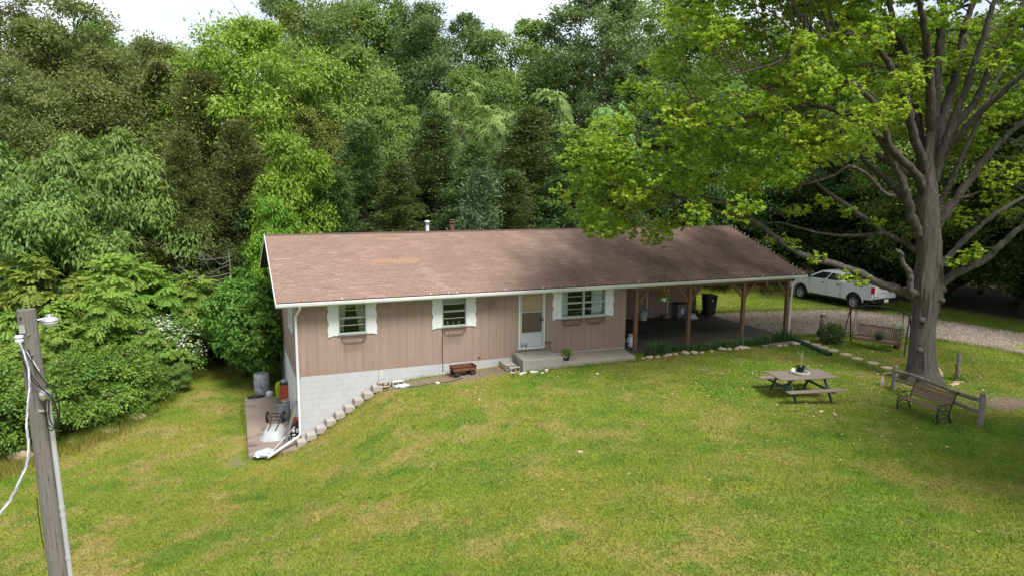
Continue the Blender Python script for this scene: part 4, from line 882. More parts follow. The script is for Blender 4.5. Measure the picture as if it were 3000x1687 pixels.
# park bench
e = empty('park_bench', (17.27, -9.17, gz(17.3, -9.2)), R(-95.7), 'slatted wood bench with black iron ends before the oak', 'bench')
for k in range(5): MB().box(-.7, .7, -.25 + k * .09, -.25 + k * .09 + .078, .415 - .012 * k, .44 - .012 * k).build('seat_slat', TEAKW, e, bevel=.005)
for k in range(5):
    z0 = .47 + k * .085; y0 = .24 + k * .03
    MB().bar((-.7, y0 + .01, z0 + .035), (.7, y0 + .01, z0 + .035), .022, .075, up=(0, .34, .94)).build('back_slat', TEAKW, e, bevel=.005)
MB().bar((-.7, .325, .66), (.7, .325, .66), .012, .05, up=(0, .34, .94)).build('back_rail', BLACK, e)
for s in (-1, 1):
    x = s * .71; m = MB()
    m.tube(bez([(x, -.3, 0), (x, -.24, .14), (x, -.27, .3), (x, -.22, .42), (x, .0, .40), (x, .2, .38)], 20), .021, 8)
    m.tube(bez([(x, .3, 0), (x, .2, .2), (x, .21, .4), (x, .29, .62), (x, .4, .92), (x, .46, .93), (x, .45, .87)], 24), .021, 8)
    m.tube(bez([(x, -.24, .42), (x, -.26, .5), (x, -.2, .58), (x, -.05, .6), (x, .15, .59), (x, .28, .61)], 20), .014, 8)
    m.tube(bez([(x, -.26, .25), (x, -.05, .34), (x, .2, .2)], 10), .015, 6).tube(bez([(x, -.2, .45), (x, -.05, .58), (x, .1, .46), (x, -.02, .43)], 14), .012, 6).tube(bez([(x, -.28, .03), (x, -.1, .18), (x, .1, .18), (x, .28, .03)], 14), .015, 6)
    m.build('end_frame', BLACK, e, smooth=True)
# rail fence
e = empty('rail_fence', (0, 0, 0), 0, 'lichen-spotted split rail fence of two posts behind the bench', 'fence')
def old_log(pts, r0, r1, n=9, seed=1, k=14):
    r2 = random.Random(seed); P = bez(pts, k); return MB().tube([q + Vector((r2.uniform(-.012, .012), r2.uniform(-.012, .012), r2.uniform(-.012, .012))) for q in P], [r0 + (r1 - r0) * i / (len(P) - 1) * (1 + r2.uniform(-.1, .1)) for i in range(len(P))], n, jit=.12, rnd=r2)
BARKR = mat('lichen_wood', (.17, .145, .12), (.10, .085, .07), (.36, .36, .30), scale=7, scale2=30, rough=.95, bmp=.6, dist=.02, amt3=(.55, .68))
for i, (x, y, h) in enumerate(((18.68, -7.0, .84), (17.98, -10.43, .98))): old_log([(x, y, gz(x, y) - .15), (x + .01, y, gz(x, y) + h * .5), (x, y + .01, gz(x, y) + h)], .09, .08, 10, i).build('post', GREYWV, e)
old_log([(18.66, -6.95, .22), (18.5, -8, .27), (18.3, -9.2, .20), (18.0, -10.35, .24)], .05, .06, 8, 3, 18).build('rail', BARKR, e); old_log([(18.6, -7.1, -.06), (18.42, -8.2, -.02), (18.2, -9.4, -.08), (18.0, -10.4, -.1)], .045, .055, 8, 4, 18).build('rail', GREYW, e)
e = empty('fence_post', (21.87, -6.95, gz(21.9, -7)), 0, 'grey wooden post with a rusty hook right of the oak trunk', 'post'); old_log([(0, 0, -.1), (.02, 0, .5), (.05, 0, 1.0)], .075, .07, 10, 6).build('upright', GREYWV, e)
MB().tube([(-.07, -.03, .62), (-.22, -.03, .64), (-.22, -.03, .55)], .012, 6).tube([(-.12, -.03, .6), (-.14, -.03, .05)], .018, 6).build('hook', RUSTD, e); tuft('weeds', e, G0, (0, 0, .08), .22, 160, .12, .03, LEAFG)
e = empty('fence_post', (22.05, -.58, gz(22, -.6)), 0, 'dark wooden post standing between gravel and the round bush', 'post'); old_log([(0, 0, -.1), (0, 0, .5), (.02, 0, .98)], .1, .095, 10, 7).build('upright', GREYWV, e); MB().lathe([(.09, 0), (.1, .2), (.05, .3)], 8, c=(-.16, -.03, 0)).build('bracket', BLACK, e)
# round bush, corrugated pipe
e = empty('bush', (21.4, -1.75, gz(21.4, -1.8)), 0, 'small round dark green bush beside the swing', 'bush')
P, D, N, l_, w_ = ball_leaves(G0, (0, 0, .42), .52, 1500, .12, .06); link('foliage', leaf_mesh('foliage', P, D, N, l_, w_, G0.random(1500), LEAFD), e); MB().tube([(0, 0, -.05), (.02, 0, .4)], .03, 6).tube([(0, 0, .1), (.15, .1, .45)], .02, 6).tube([(0, 0, .1), (-.15, -.05, .45)], .02, 6).build('stem', WOODB, e)
P = bez([(20.2, -.85, -.1), (20.05, -1.6, gz(20, -1.6) + .09), (19.9, -2.4, gz(20, -2.4) + .08), (19.75, -3.3, gz(19.7, -3.3) + .08)], 60)
o = MB().tube(P, [.088 if i % 2 else .076 for i in range(len(P))], 14, cap=False).build('drain_pipe', mat('green_pipe_plastic', (.018, .07, .05), (.014, .05, .036), rough=.5)); s_ = o.modifiers.new('s', 'SOLIDIFY'); s_.thickness = .006; tag(o, 'dark green corrugated drain pipe running onto the lawn from the downspout', 'pipe')

# porch swing on an arched iron stand
A = Vector((.39, -.92, 0)).normalized(); O = Vector((22.5, -3.05, gz(22.5, -3)))
e = empty('garden_swing', O, math.atan2(A.y, A.x), 'wooden slat swing seat hanging in a black arched iron stand', 'swing')   # local x = length, local -y = front
for s in (-1, 1):
    m = MB(); ap = (s * 1.12, 0, 1.56)
    for f in (-1, 1): m.tube([(s * 1.2, f * .58, 0), ap], .028, 8)
    m.tube([(s * 1.18, -.4, .5), (s * 1.18, .4, .5)], .02, 8); m.build('stand_frame', BLACK, e, smooth=True)
MB().tube(bez([(-1.14, 0, 1.55), (-.6, 0, 1.72), (0, 0, 1.78), (.6, 0, 1.72), (1.14, 0, 1.55)], 20), .032, 8).build('arched_beam', BLACK, e, smooth=True)
for k in range(4): MB().box(-.85, .85, -.26 + k * .12, -.26 + k * .12 + .1, .40, .422).build('seat_slat', TEAKW, e)
MB().box(-.87, .87, -.285, -.262, .34, .425).build('seat_apron', TEAKW, e)
for k in range(24): MB().bar((-.82 + k * .0705, .235, .44), (-.82 + k * .0705, .36, .86), .042, .018, up=(0, 1, 0)).build('back_slat', TEAKW, e)
MB().bar((-.86, .37, .88), (.86, .37, .88), .04, .06).bar((-.86, .225, .45), (.86, .225, .45), .03, .05).build('back_rail', TEAKW, e)
for s in (-1, 1):
    MB().box(s * .86 - .035, s * .86 + .035, -.28, .33, .64, .665).bar((s * .86, -.25, .4), (s * .86, -.25, .65), .05).build('armrest', TEAKW, e)
    MB().tube([(s * .88, -.24, .64), (s * .9, 0, 1.6)], .008, 5).tube([(s * .88, .3, .64), (s * .9, 0, 1.6)], .008, 5).build('chain', BLACK, e)
e = empty('potted_plant', tuple(O + A * .1 + Vector((-.92, -.39, 0)) * .12 + Vector((0, 0, .425))), 0, 'purple-flowered plant in a dark pot on the swing seat', 'plant'); pot(e, .1, .14, .16, BPLAST); tuft('foliage', e, G0, (0, 0, .22), .17, 140, .09, .04, LEAFD); tuft('blossom', e, G0, (0, 0, .28), .12, 30, .05, .04, PETP)
e = empty('potted_plant', tuple(O + A * .55 + Vector((.92, .39, 0)) * .75), 0, 'pale flowering plant in a pot behind the swing back', 'plant'); pot(e, .12, .17, .5, RUSTD); tuft('foliage', e, G0, (0, 0, .78), .26, 160, .12, .05, LEAFG); tuft('blossom', e, G0, (0, 0, .88), .24, 70, .08, .06, PETW)

# ================================================================ pickup truck
PAINT = mat('white_car_paint', (.66, .67, .70), (.62, .63, .66), rough=.25, spec=.5, bmp=0); TGLASS = mat('tinted_glass', (.012, .013, .016), rough=.08, spec=.6, bmp=0); CHROME = mat('dark_chrome', (.12, .12, .13), rough=.25, metal=.9, bmp=0); TAIL = mat('tail_lamp', (.32, .006, .012), (.26, .005, .01), rough=.15, bmp=0); ALLOY = mat('alloy', (.55, .55, .57), rough=.35, metal=.15, bmp=0)
e = empty('pickup_truck', (30.1, 4.16, gz(30, 4.2)), R(2.5), 'white crew-cab pickup truck parked on grass beyond the gravel', 'pickup truck'); e.scale = (.965,) * 3
HW = .985
def arch(cy, r, n=12): return [(cy + r * math.cos(math.pi * k / n), .43 + r * math.sin(math.pi * k / n)) for k in range(n + 1)]
cab_side = [(4.62, .62), (4.70, .8), (4.68, 1.12), (4.5, 1.26), (3.42, 1.39), (.76, 1.40), (.76, .52)] + [(3.15, .52)]
out = [(.76, .5), (.76, 1.41), (3.4, 1.40), (4.45, 1.28), (4.66, 1.14), (4.70, .8), (4.6, .58), (4.3, .56)] + arch(3.745, .54) + [(3.18, .5)]
fx = lambda x: (lambda u, v: Vector((x, u, v)))
def flank(poly, name, parent, mt=PAINT):
    """body section between the flanks with a slight tumblehome"""
    f = lambda x: (lambda u, v: Vector((x * (1 - .05 * max(0, (v - .95)) - .06 * max(0, .75 - v)), u, v)))
    return MB().prism(poly, f(-HW), f(HW)).build(name, mt, parent, bevel=.035, seg=3, smooth=True)
body = flank(out, 'body', e)
bedo = [(-1.14, .66), (-1.16, 1.42), (.745, 1.42), (.745, .5), (.56, .5)] + arch(0, .54) + [(-.6, .62)]
for s in (-1, 1):
    f = lambda x: (lambda u, v: Vector((x * (1 - .05 * max(0, (v - .95)) - .06 * max(0, .75 - v)), u, v)))
    MB().prism(bedo, f(s * HW), f(s * (HW - .11))).build('bed_side', PAINT, e, bevel=.03, seg=3, smooth=True)
MB().box(-.86, .86, -1.1, .74, .74, .80).box(-.86, .86, .68, .74, .8, 1.38).build('bed_floor', BPLAST, e)
TG = MB().box(-.83, .83, -1.175, -1.11, .72, 1.41).build('tailgate', PAINT, e, bevel=.025, seg=3); MB().box(-.2, .2, -1.182, -1.17, 1.24, 1.31).build('handle', BLACK, TG); MB().box(-.62, .62, -1.179, -1.174, .98, .995).build('crease', CHROME, TG); MB().box(-.8, -.45, -1.18, -1.174, .82, .85).build('badge', CHROME, TG)
# cab
yb0, yb1, yt0, yt1, zb_, zt_ = .78, 3.36, .98, 2.45, 1.40, 1.86
bx, tx = .965, .77
ring = [[(-bx, yb0, zb_), (bx, yb0, zb_), (bx, yb1, zb_ - .01), (-bx, yb1, zb_ - .01)], [(-tx, yt0, zt_), (tx, yt0, zt_), (tx, yt1, zt_), (-tx, yt1, zt_)], [(-tx + .12, yt0 + .15, zt_ + .055), (tx - .12, yt0 + .15, zt_ + .055), (tx - .12, yt1 - .25, zt_ + .06), (-tx + .12, yt1 - .25, zt_ + .06)]]
V = [q for r_ in ring for q in r_]; F = [(i * 4 + k, i * 4 + (k + 1) % 4, (i + 1) * 4 + (k + 1) % 4, (i + 1) * 4 + k) for i in range(2) for k in range(4)] + [(8, 9, 10, 11), (3, 2, 1, 0)]
cab = MB().add(V, F).build('cab', PAINT, e, bevel=.03, seg=3, smooth=True)
def quadpt(Q, u, v):
    a, b, c, d = [Vector(q) for q in Q]; return a.lerp(b, u).lerp(d.lerp(c, u), v)
def pane(Q, uv, name='window', th=.012):
    P = [quadpt(Q, *q) for q in uv]; nrm = (P[1] - P[0]).cross(P[2] - P[0]).normalized(); c = sum(P, Vector()) / len(P); cc = Vector((0, 1.8, 1.6))
    if nrm.dot(c - cc) < 0: nrm = -nrm
    n = len(P); MB().add([q + nrm * th for q in P] + [q - nrm * .002 for q in P], [tuple(range(n)), tuple(range(2 * n - 1, n - 1, -1))] + [(i, (i + 1) % n, (i + 1) % n + n, i + n) for i in range(n)]).build(name, TGLASS, cab)
for s in (-1, 1):
    Q = [(s * bx, yb0, zb_), (s * bx, yb1, zb_), (s * tx, yt1, zt_), (s * tx, yt0, zt_)]
    pane(Q, [(.12, .07), (.44, .07), (.43, .88), (.15, .88)]); pane(Q, [(.48, .07), (.93, .07), (.90, .3), (.86, .88), (.475, .88)])
    for (a, z) in ((2.02, 1.2), (1.0, 1.2)): MB().box(s * .985 - .02, s * .985 + .02, a - .0, a + .2, z, z + .045).build('door_handle', BLACK, body, bevel=.01)
    for yy in (1.88, 3.08, .9): MB().box(s * .978 - .012, s * .978 + .0, yy, yy + .005, .6, 1.37).build('door_seam', CHROME, body)
    M_ = MB().box(s * 1.02, s * 1.22, 3.02, 3.12, 1.42, 1.66).build('mirror', BPLAST, e, bevel=.03); MB().box(s * .9, s * 1.03, 3.04, 3.09, 1.44, 1.5).build('arm', BPLAST, M_)
    MB().box(s * .80, s * .992, -1.19, -1.08, 1.02, 1.36).build('tail_light', TAIL, e, bevel=.02)
    MB().box(s * .93, s * 1.03, .75, 2.95, .40, .46).build('side_step', BLACK, e, bevel=.01)
    MB().box(s * .5, s * .94, 4.6, 4.69, .95, 1.1).build('headlight', GLASS, e)
    MB().box(s * .975, s * .984, -.55, -.25, 1.30, 1.335).build('badge', CHROME, e)
Q = [(-bx, yb0, zb_), (bx, yb0, zb_), (tx, yt0, zt_), (-tx, yt0, zt_)]; pane(Q, [(.08, .12), (.92, .12), (.92, .86), (.08, .86)], 'rear_window')
Q = [(-bx, yb1, zb_), (bx, yb1, zb_), (tx, yt1, zt_), (-tx, yt1, zt_)]; pane(Q, [(.06, .06), (.94, .06), (.93, .92), (.07, .92)], 'windshield')
RB = MB().box(-.97, .97, -1.30, -1.18, .50, .72).build('rear_bumper', CHROME, e, bevel=.03); MB().box(-.16, .16, -1.312, -1.302, .53, .69).build('license_plate', CURT, RB)
MB().box(-.97, .97, 4.66, 4.78, .5, .72).build('front_bumper', CHROME, e, bevel=.03); MB().box(-.5, .5, 4.66, 4.715, .78, 1.12).build('grille', BLACK, e)
MB().box(-.8, .8, -1.0, 4.4, .45, .62).build('chassis', BLACK, e)
for s in (-1, 1):
    for yy in (0, 3.745):
        Mx = Matrix.Translation((s * .84, yy, .40)) @ Matrix.Rotation(R(90) * s, 4, 'Y')
        T = MB().lathe([(.26, -.14), (.36, -.14), (.395, -.1), (.4, 0), (.395, .1), (.36, .14), (.26, .135)], 32, Mx, cap=False).build('wheel', RUBBER, e, smooth=True)
        m = MB().lathe([(.262, .02), (.268, .12), (.25, .135), (.235, .1), (.23, .03)], 30, Mx, cap=False); m.lathe([(.01, .06), (.06, .1), (.065, .13), (.03, .135), (.005, .135)], 16, Mx)
        for k in range(6):
            a = k * math.pi / 3
            for da in (-.12, .12): m.bar(Mx @ Vector((.05 * math.cos(a), .05 * math.sin(a), .1)), Mx @ Vector((.245 * math.cos(a + da), .245 * math.sin(a + da), .115)), .03, .03)
        m.build('rim', ALLOY, T); MB().lathe([(.01, -.02), (.225, -.01), (.225, .0), (.01, .01)], 20, Mx).build('brake_disc', BLACK, T)

# ================================================================ utility pole
PB, PT = Vector((-4.39, -12.06, -2.4)), Vector((-4.58, -12.01, 4.61)); LEFTW, FRONT = -RH, -FH
def pa(z, right=0, front=0): return PB.lerp(PT, (z - PB.z) / (PT.z - PB.z)) + RH * right + FRONT * front
e = empty('utility_pole', (0, 0, 0), 0, 'weathered wooden utility pole with grey conduit in the left foreground', 'utility pole')
r2 = random.Random(4); n = 30
m = MB().tube([pa(-2.4 + 7.01 * i / n) for i in range(n + 1)], [.155 - .043 * i / n for i in range(n + 1)], 28, jit=.012, rnd=r2); m.build('shaft', POLEW, e, smooth=True)
GREYP = mat('grey_pvc', (.40, .41, .42), (.34, .35, .36), (.28, .28, .28), rough=.55, scale=2, bmp=.05)
C = MB().tube([pa(-2.3, .17, .03), pa(0, .175, .03), pa(3.36, .17, .03)], .034, 14).build('conduit', GREYP, e, smooth=True)
for z in (.95, 1.6, 1.72): MB().tube([pa(z, .172, .03), pa(z + .05, .172, .03)], .039, 14).build('coupling', GREYP, C)
MB().bar(pa(3.2, .06, .1), pa(3.2, .2, .07), .012, .03).build('strap', ALUM, C)
wh = MB().lathe([(.036, -.04), (.045, .0), (.07, .03), (.075, .09), (.05, .14), (.01, .15)], 16, Matrix.Translation(pa(3.36, .17, .04)) @ Matrix.Rotation(R(35), 4, RH)).build('weatherhead', ALUM, e, smooth=True)
br = MB().box(-.04, .04, -.006, .006, -.055, .055, Matrix.Translation(pa(4.36, .0, .118)) @ Matrix.Rotation(math.atan2(-RH.y, -RH.x) + math.pi, 4, 'Z')).build('bracket_plate', ALUM, e)
MB().lathe([(.02, -.05), (.05, -.045), (.055, -.02), (.035, 0), (.055, .02), (.05, .045), (.02, .05)], 16, Matrix.Translation(pa(4.24, -.02, .17))).build('insulator', mat('porcelain', (.62, .64, .72), (.5, .52, .6), rough=.2, bmp=0), e, smooth=True)
for z, rt in ((4.51, .0), (4.28, .07), (4.05, .03), (4.0, .08)): MB().tube([pa(z, rt, .09), pa(z, rt, .13)], .012, 8).build('bolt', GALV if z < 4.4 else BLACK, e)
# yard light behind the pole
e2 = empty('yard_light', tuple(pa(4.44, .17, -.2)), 0, 'round silver yard light mounted behind the top of the utility pole', 'lamp'); e2.scale = (.68,) * 3
MB().lathe([(.02, .1), (.05, .1), (.06, .05), (.13, .03), (.17, -.02), (.165, -.05)], 20).build('housing', ALUM, e2, smooth=True); MB().lathe([(.15, -.05), (.16, -.07), (.12, -.13), (.02, -.15)], 20).build('lens', mat('lamp_lens', (.7, .72, .78), rough=.2, bmp=0), e2, smooth=True); MB().tube([(0, 0, .03), tuple(-RH * .08 + FRONT * .12 + Vector((0, 0, .02))), tuple(-RH * .2 + FRONT * .22)], .02, 8).build('arm', ALUM, e2)
# service cable: three twisted strands running back past the camera
e3 = empty('service_cable', (0, 0, 0), 0, 'twisted grey-white service cable sagging from the pole top to the lower left', 'cable')
sv = lambda d, lat, z: tuple(Vector((CAM[0], CAM[1], 0)) + FH * d + RH * lat + Vector((0, 0, z)))
mid = bez([tuple(pa(4.22, -.02, .17)), sv(8.2, -5.85, 4.06), sv(6.8, -4.92, 3.97), sv(5.6, -4.12, 3.93), sv(4.2, -3.6, 3.95), sv(1.5, -3.3, 4.05)], 200)
for k, (mt, rd) in enumerate(((ALUM, .0055), (mat('white_insulation', (.6, .6, .62), rough=.5), .006), (mat('grey_insulation', (.32, .33, .36), rough=.5), .006))):
    P = []
    for i, q in enumerate(mid): a = i * .3 + k * 2.094; P.append(q + Vector((math.cos(a) * .006, 0, math.sin(a) * .006)))
    MB().tube(P, rd, 6).build('strand', mt, e3, smooth=True)
e4 = empty('service_drop_wires', (0, 0, 0), 0, 'black wire loops drooping from the cable clamp to the weatherhead', 'wires')
for k, pts in enumerate(([(4.02, -.06, .14), (4.03, .0, .17), (3.9, .04, .17), (3.72, .09, .17), (3.55, .2, .17), (3.4, .33, .16), (3.15, .35, .14), (2.98, .29, .14), (3.05, .2, .15), (3.3, .19, .14), (3.44, .2, .1)],
                        [(3.98, -.07, .15), (3.96, -.01, .18), (3.78, .05, .19), (3.62, .12, .18), (3.5, .25, .18), (3.3, .36, .17), (3.1, .36, .15), (2.95, .27, .16), (3.0, .21, .17), (3.3, .21, .15), (3.46, .22, .1)],
                        [(4.08, .05, .13), (3.8, .14, .14), (3.6, .24, .12), (3.45, .34, .1), (3.2, .37, .12), (2.97, .31, .12), (3.1, .22, .12), (3.4, .22, .08)])):
    MB().tube(bez([tuple(pa(*q)) for q in pts], 44), .009, 6).build('wire', BLACK, e4, smooth=True)
MB().tube([tuple(pa(4.05, .04, .14)), tuple(pa(3.78, .17, .13))], .009, 6).build('clamp', ALUM, e4)
o = MB().tube([tuple(pa(z, -.135 + .02 * math.sin(z * 3), .06)) for z in (1.9, 1.7, 1.5, 1.3, 1.1)], .006, 5).build('ground_wire', BLACK, e)

# ================================================================ the big oak
BARK = mat('oak_bark', (.185, .16, .145), (.085, .071, .062), (.29, .27, .245), scale=2.2, scale2=16, rough=.95, space='pos', stretch=(5, 5, .7), bmp=.9, dist=.05, amt3=(.56, .75))
BARK_SHADED = mat('oak_bark_shaded', (.12, .10, .088), (.058, .047, .041), (.22, .205, .185), scale=2.2, scale2=16, rough=.95, space='pos', stretch=(2.5, 2.5, 1), bmp=.9, dist=.05, amt3=(.55, .72))  # same bark, darkened: crown shade on the upper limbs put into the colour
BARKD = mat('dark_bark', (.085, .07, .058), (.055, .044, .037), rough=.95, space='obj', stretch=(4, 4, .6), bmp=.6, dist=.03)
OAKL = leaf_mat('oak_leaf', (.085, .155, .012), (.29, .36, .028), trans=.52, rough=.5, vary=0)
OB = Vector((20.35, -6.75, -.45)); OS = Vector((.925, -.38, 0)); OT = Vector((.38, .925, 0))
def ow(s, t, z): return OS * s + OT * t + Vector((0, 0, z))      # oak's own frame: s across, t away, z up
oak = empty('oak_tree', OB, 0, 'huge oak with grey furrowed trunk and wide bright green crown overhanging the carport', 'tree')
LIMBS = [
('trunk',0.47,0.42,[(0.0,0.0,-.1),(-0.11,0.0,1.48),(-0.11,0.0,2.68),(-0.12,0.0,3.64),(-0.2,0.0,4.87),(-0.39,0.0,6.2),(-.42,.05,7.4),(-.42,.1,8.6)]),
('L1',0.3,0.1,[(-0.44,0.0,6.1),(-0.45,0.33,7.21),(-0.55,0.67,8.69),(-0.65,1.0,9.83),(-1.05,1.33,11.68),(-1.34,1.67,12.84),(-1.64,2.0,14.14)]),
('L2',0.33,0.12,[(-0.4,0.0,6.2),(-0.37,0.12,8.37),(-0.32,0.24,9.74),(-0.3,0.36,11.5),(-0.19,0.48,12.79),(-0.21,0.6,15.5)]),
('L3',0.22,0.08,[(-0.34,0.2,8.4),(-1.05,-0.48,10.52),(-1.64,-1.15,11.46),(-2.31,-1.83,12.32),(-3.12,-2.5,13.34)]),
('L4',0.26,0.1,[(-0.3,0.0,7.2),(0.12,0.44,8.97),(0.68,0.88,10.75),(1.1,1.32,12.27),(1.59,1.76,13.23),(2.01,2.2,14.8)]),
('L5',0.22,0.08,[(-0.25,0.0,7.0),(-0.17,-0.32,8.34),(0.1,-0.64,9.86),(0.2,-0.96,11.09),(0.32,-1.28,12.47),(0.39,-1.6,13.64)]),
('L6',0.2,0.08,[(-0.2,0.1,7.2),(0.37,0.32,8.61),(1.27,0.54,9.79),(1.86,0.76,11.14),(2.76,0.98,12.88),(3.59,1.2,14.23)]),
('L7',0.17,0.06,[(-0.25,0.1,6.8),(0.41,0.64,7.82),(1.43,1.18,8.92),(2.65,1.72,9.94),(4.0,2.26,10.56),(5.81,2.8,11.21)]),
('R1',0.22,0.09,[(-0.2,0.0,5.2),(0.1,-0.2,5.82),(0.82,-0.4,7.22),(1.38,-0.6,8.17),(1.98,-0.8,8.88),(3.04,-1.0,9.62)]),
('R2',0.16,0.05,[(-0.2,0.1,5.9),(0.57,0.68,6.51),(1.41,1.26,7.85),(2.16,1.84,8.92),(3.07,2.42,10.51),(3.97,3.0,11.72)]),
('R3',0.17,0.06,[(0.1,0.2,3.75),(1.46,0.77,4.93),(2.86,1.35,5.84),(4.24,1.92,6.45),(6.09,2.5,7.16)]),
('R4',0.22,0.1,[(-0.05,0.0,3.1),(0.38,-0.24,3.7),(1.39,-0.48,4.4),(1.82,-0.72,4.98),(2.25,-0.96,5.58),(3.3,-1.2,6.37)]),
('A',0.22,0.04,[(-0.3,0.0,2.98),(-0.91,0.18,3.22),(-1.54,0.37,3.45),(-2.6,0.55,3.94),(-4.06,0.73,4.34),(-5.0,0.92,4.93),(-5.79,1.1,5.53),(-6.36,1.28,5.71),(-7.25,1.47,5.84),(-8.61,1.65,6.42),(-9.41,1.83,6.66),(-10.7,2.02,6.79),(-11.68,2.2,6.97)]),
('A1',0.08,0.03,[(-5.68,1.1,5.45),(-6.57,1.15,6.11),(-7.74,0.9,6.4),(-9.01,0.65,6.93),(-10.37,0.4,7.49)]),
('B',0.17,0.04,[(-0.25,0.1,4.4),(-0.55,0.46,4.75),(-1.37,0.81,5.22),(-3.01,1.17,6.41),(-3.38,1.53,6.77),(-3.76,1.89,7.26),(-5.03,2.24,7.46),(-6.58,2.6,7.7)]),
('B2',0.09,0.03,[(-1.3,0.78,5.18),(-2.36,0.92,5.07),(-3.38,1.24,5.11),(-4.65,1.56,5.45),(-5.29,1.88,5.43),(-6.08,2.2,5.58)]),
('C',0.22,0.04,[(-0.35,0.0,4.9),(-0.92,-0.16,5.69),(-1.48,-0.33,6.92),(-2.1,-0.49,7.86),(-2.83,-0.65,8.63),(-3.67,-0.82,9.05),(-4.93,-0.98,9.32),(-5.82,-1.15,9.11),(-6.96,-1.31,8.93),(-8.28,-1.47,8.68),(-9.69,-1.64,8.57),(-11.29,-1.8,8.25)]),
('C2',0.11,0.03,[(-1.05,-.15,6.0),(-1.39,-0.13,6.45),(-1.99,-0.27,6.56),(-2.75,-0.4,7.19),(-3.41,-0.53,7.43),(-3.96,-0.67,7.12),(-4.96,-0.8,6.83),(-6.69,-0.93,6.54),(-7.82,-1.07,6.28),(-8.95,-1.2,6.16)]),
('D',0.19,0.04,[(-0.45,0.0,6.4),(-1.06,-0.35,7.2),(-2.18,-0.7,8.08),(-2.79,-1.05,9.09),(-3.57,-1.4,9.73),(-4.58,-1.75,10.09),(-5.67,-2.1,10.03),(-7.38,-2.45,9.53),(-8.97,-2.8,9.18)]),
('E',0.2,0.04,[(-0.5,0.0,7.2),(-1.31,-0.38,8.55),(-1.92,-0.76,9.83),(-2.45,-1.13,10.25),(-3.07,-1.51,10.77),(-3.83,-1.89,11.2),(-4.8,-2.27,11.21),(-5.85,-2.64,10.91),(-6.87,-3.02,10.28),(-8.2,-3.4,9.87)]),
('F',0.09,0.03,[(-.9,0.9,10.1),(-1.47,0.97,10.91),(-2.56,1.05,10.8),(-3.25,1.12,10.75),(-4.46,1.2,10.92)]),
('G',0.12,0.04,[(-0.6,0.7,9.0),(-1.4,0.68,11.63),(-2.44,0.96,12.01),(-3.78,1.24,12.95),(-5.1,1.52,13.46),(-6.79,1.8,13.85)]),
('H',0.12,0.04,[(-0.75,1.0,10.0),(-1.44,1.62,12.5),(-2.14,1.75,13.2),(-3.85,1.88,14.57),(-6.23,2.0,15.48)]),
('J',0.17,0.085,[(-0.45,0,2.95),(-0.74,-0.1,3.29),(-0.86,-0.15,3.89),(-1.15,-0.2,4.24),(-1.27,-0.25,4.57),(-1.5,-0.3,4.66)]),
('K',0.12,0.05,[(-0.31,0.0,5.6),(0.27,-0.27,6.32),(0.65,-0.53,6.5),(0.85,-0.8,6.67)]),
('X1',0.2,0.05,[(-.3,.1,5.6),(-.6,1.4,6.6),(-1.2,3.0,7.8),(-1.8,4.6,9.2),(-2.4,6.0,10.2)]),
('X2',0.18,0.05,[(-.2,.1,6.2),(.6,1.6,7.2),(1.6,3.2,8.6),(2.4,4.8,10)]),
('X3',0.18,0.05,[(-.3,0,7.6),(.5,-1.3,9.4),(1.4,-2.8,11),(2.4,-4,12.6)]),
('X4',0.16,0.05,[(-.5,.2,7.0),(-2,2,8.2),(-4,3.6,8.8),(-6,4.6,8.9)])]
r2 = random.Random(21); LP = []; LN = []
for nm, r0, r1, pts in LIMBS:
    P = bez([tuple(ow(*q)) for q in pts], (8 if nm != 'trunk' else 14) * (len(pts) - 1)); n = len(P); rad = []; Q = []
    for i, q in enumerate(P):
        t = i / (n - 1); rd = (r0 + (r1 - r0) * t ** .7) * (.82 - .12 * t)
        if nm == 'trunk':
            h = q.z; rd = .42 + .26 * math.exp(-max(h, 0) / .35) - .05 * ss((h - .5) / 1.6) + .10 * math.exp(-((h - 3.3) / .7) ** 2) - .2 * float(ss((h - 5.6) / 3))
        w = 0 if nm == 'trunk' else min(.022, rd * .14)
        Q.append(q + Vector((r2.gauss(0, w), r2.gauss(0, w), r2.gauss(0, w))) if 0 < i else q); rad.append(rd)
        if nm != 'trunk' and t > .25: LP.append(q); LN.append(rd)
    m = MB().tube(Q, rad, 44 if nm == 'trunk' else 12, cap=False, jit=.0 if nm == 'trunk' else .035, rnd=r2)
    if nm == 'trunk':
        for iv, v in enumerate(m.v):      # furrows, ribs and root buttresses
            k, j = iv % 44, iv // 44; c = Q[j]; a = 2 * math.pi * k / 44; h = v[2]; q = Vector((math.cos(a) * 2.6, math.sin(a) * 2.6, h * .9))
            f = 1 + .10 * mn.noise(q * .55) + .075 * mn.noise(Vector((math.cos(a) * 7, math.sin(a) * 7, h * 1.1))) + .05 * mn.noise(Vector((math.cos(a) * 14, math.sin(a) * 14, h * 2.2))) + .16 * math.exp(-max(h, 0) / .4) * math.cos(a * 5 + .7)
            m.v[iv] = tuple(c + (Vector(v) - c) * f)
        for (s, t, z, r_) in ((.34, -.33, 3.35, .11), (.3, -.38, 3.0, .1), (-.3, -.35, 2.3, .1), (.36, .1, 2.75, .16), (-.4, -.1, 3.2, .18), (-.28, -.38, 1.25, .09)):
            m.lathe([(r_ * 1.1, -r_ * .9), (r_ * 1.2, -.3 * r_), (r_, .3 * r_), (r_ * .6, .8 * r_), (.01, r_)], 10, Matrix.Translation(ow(s - .1, t, z)) @ Vector((OS * s + OT * t)).to_track_quat('Z', 'Y').to_matrix().to_4x4())
    m.build('trunk' if nm == 'trunk' else 'limb', BARK if nm in ('trunk', 'A', 'J', 'R4') else BARK_SHADED, oak, smooth=True)
LPn = np.array([tuple(q) for q in LP]); LNn = np.array(LN)
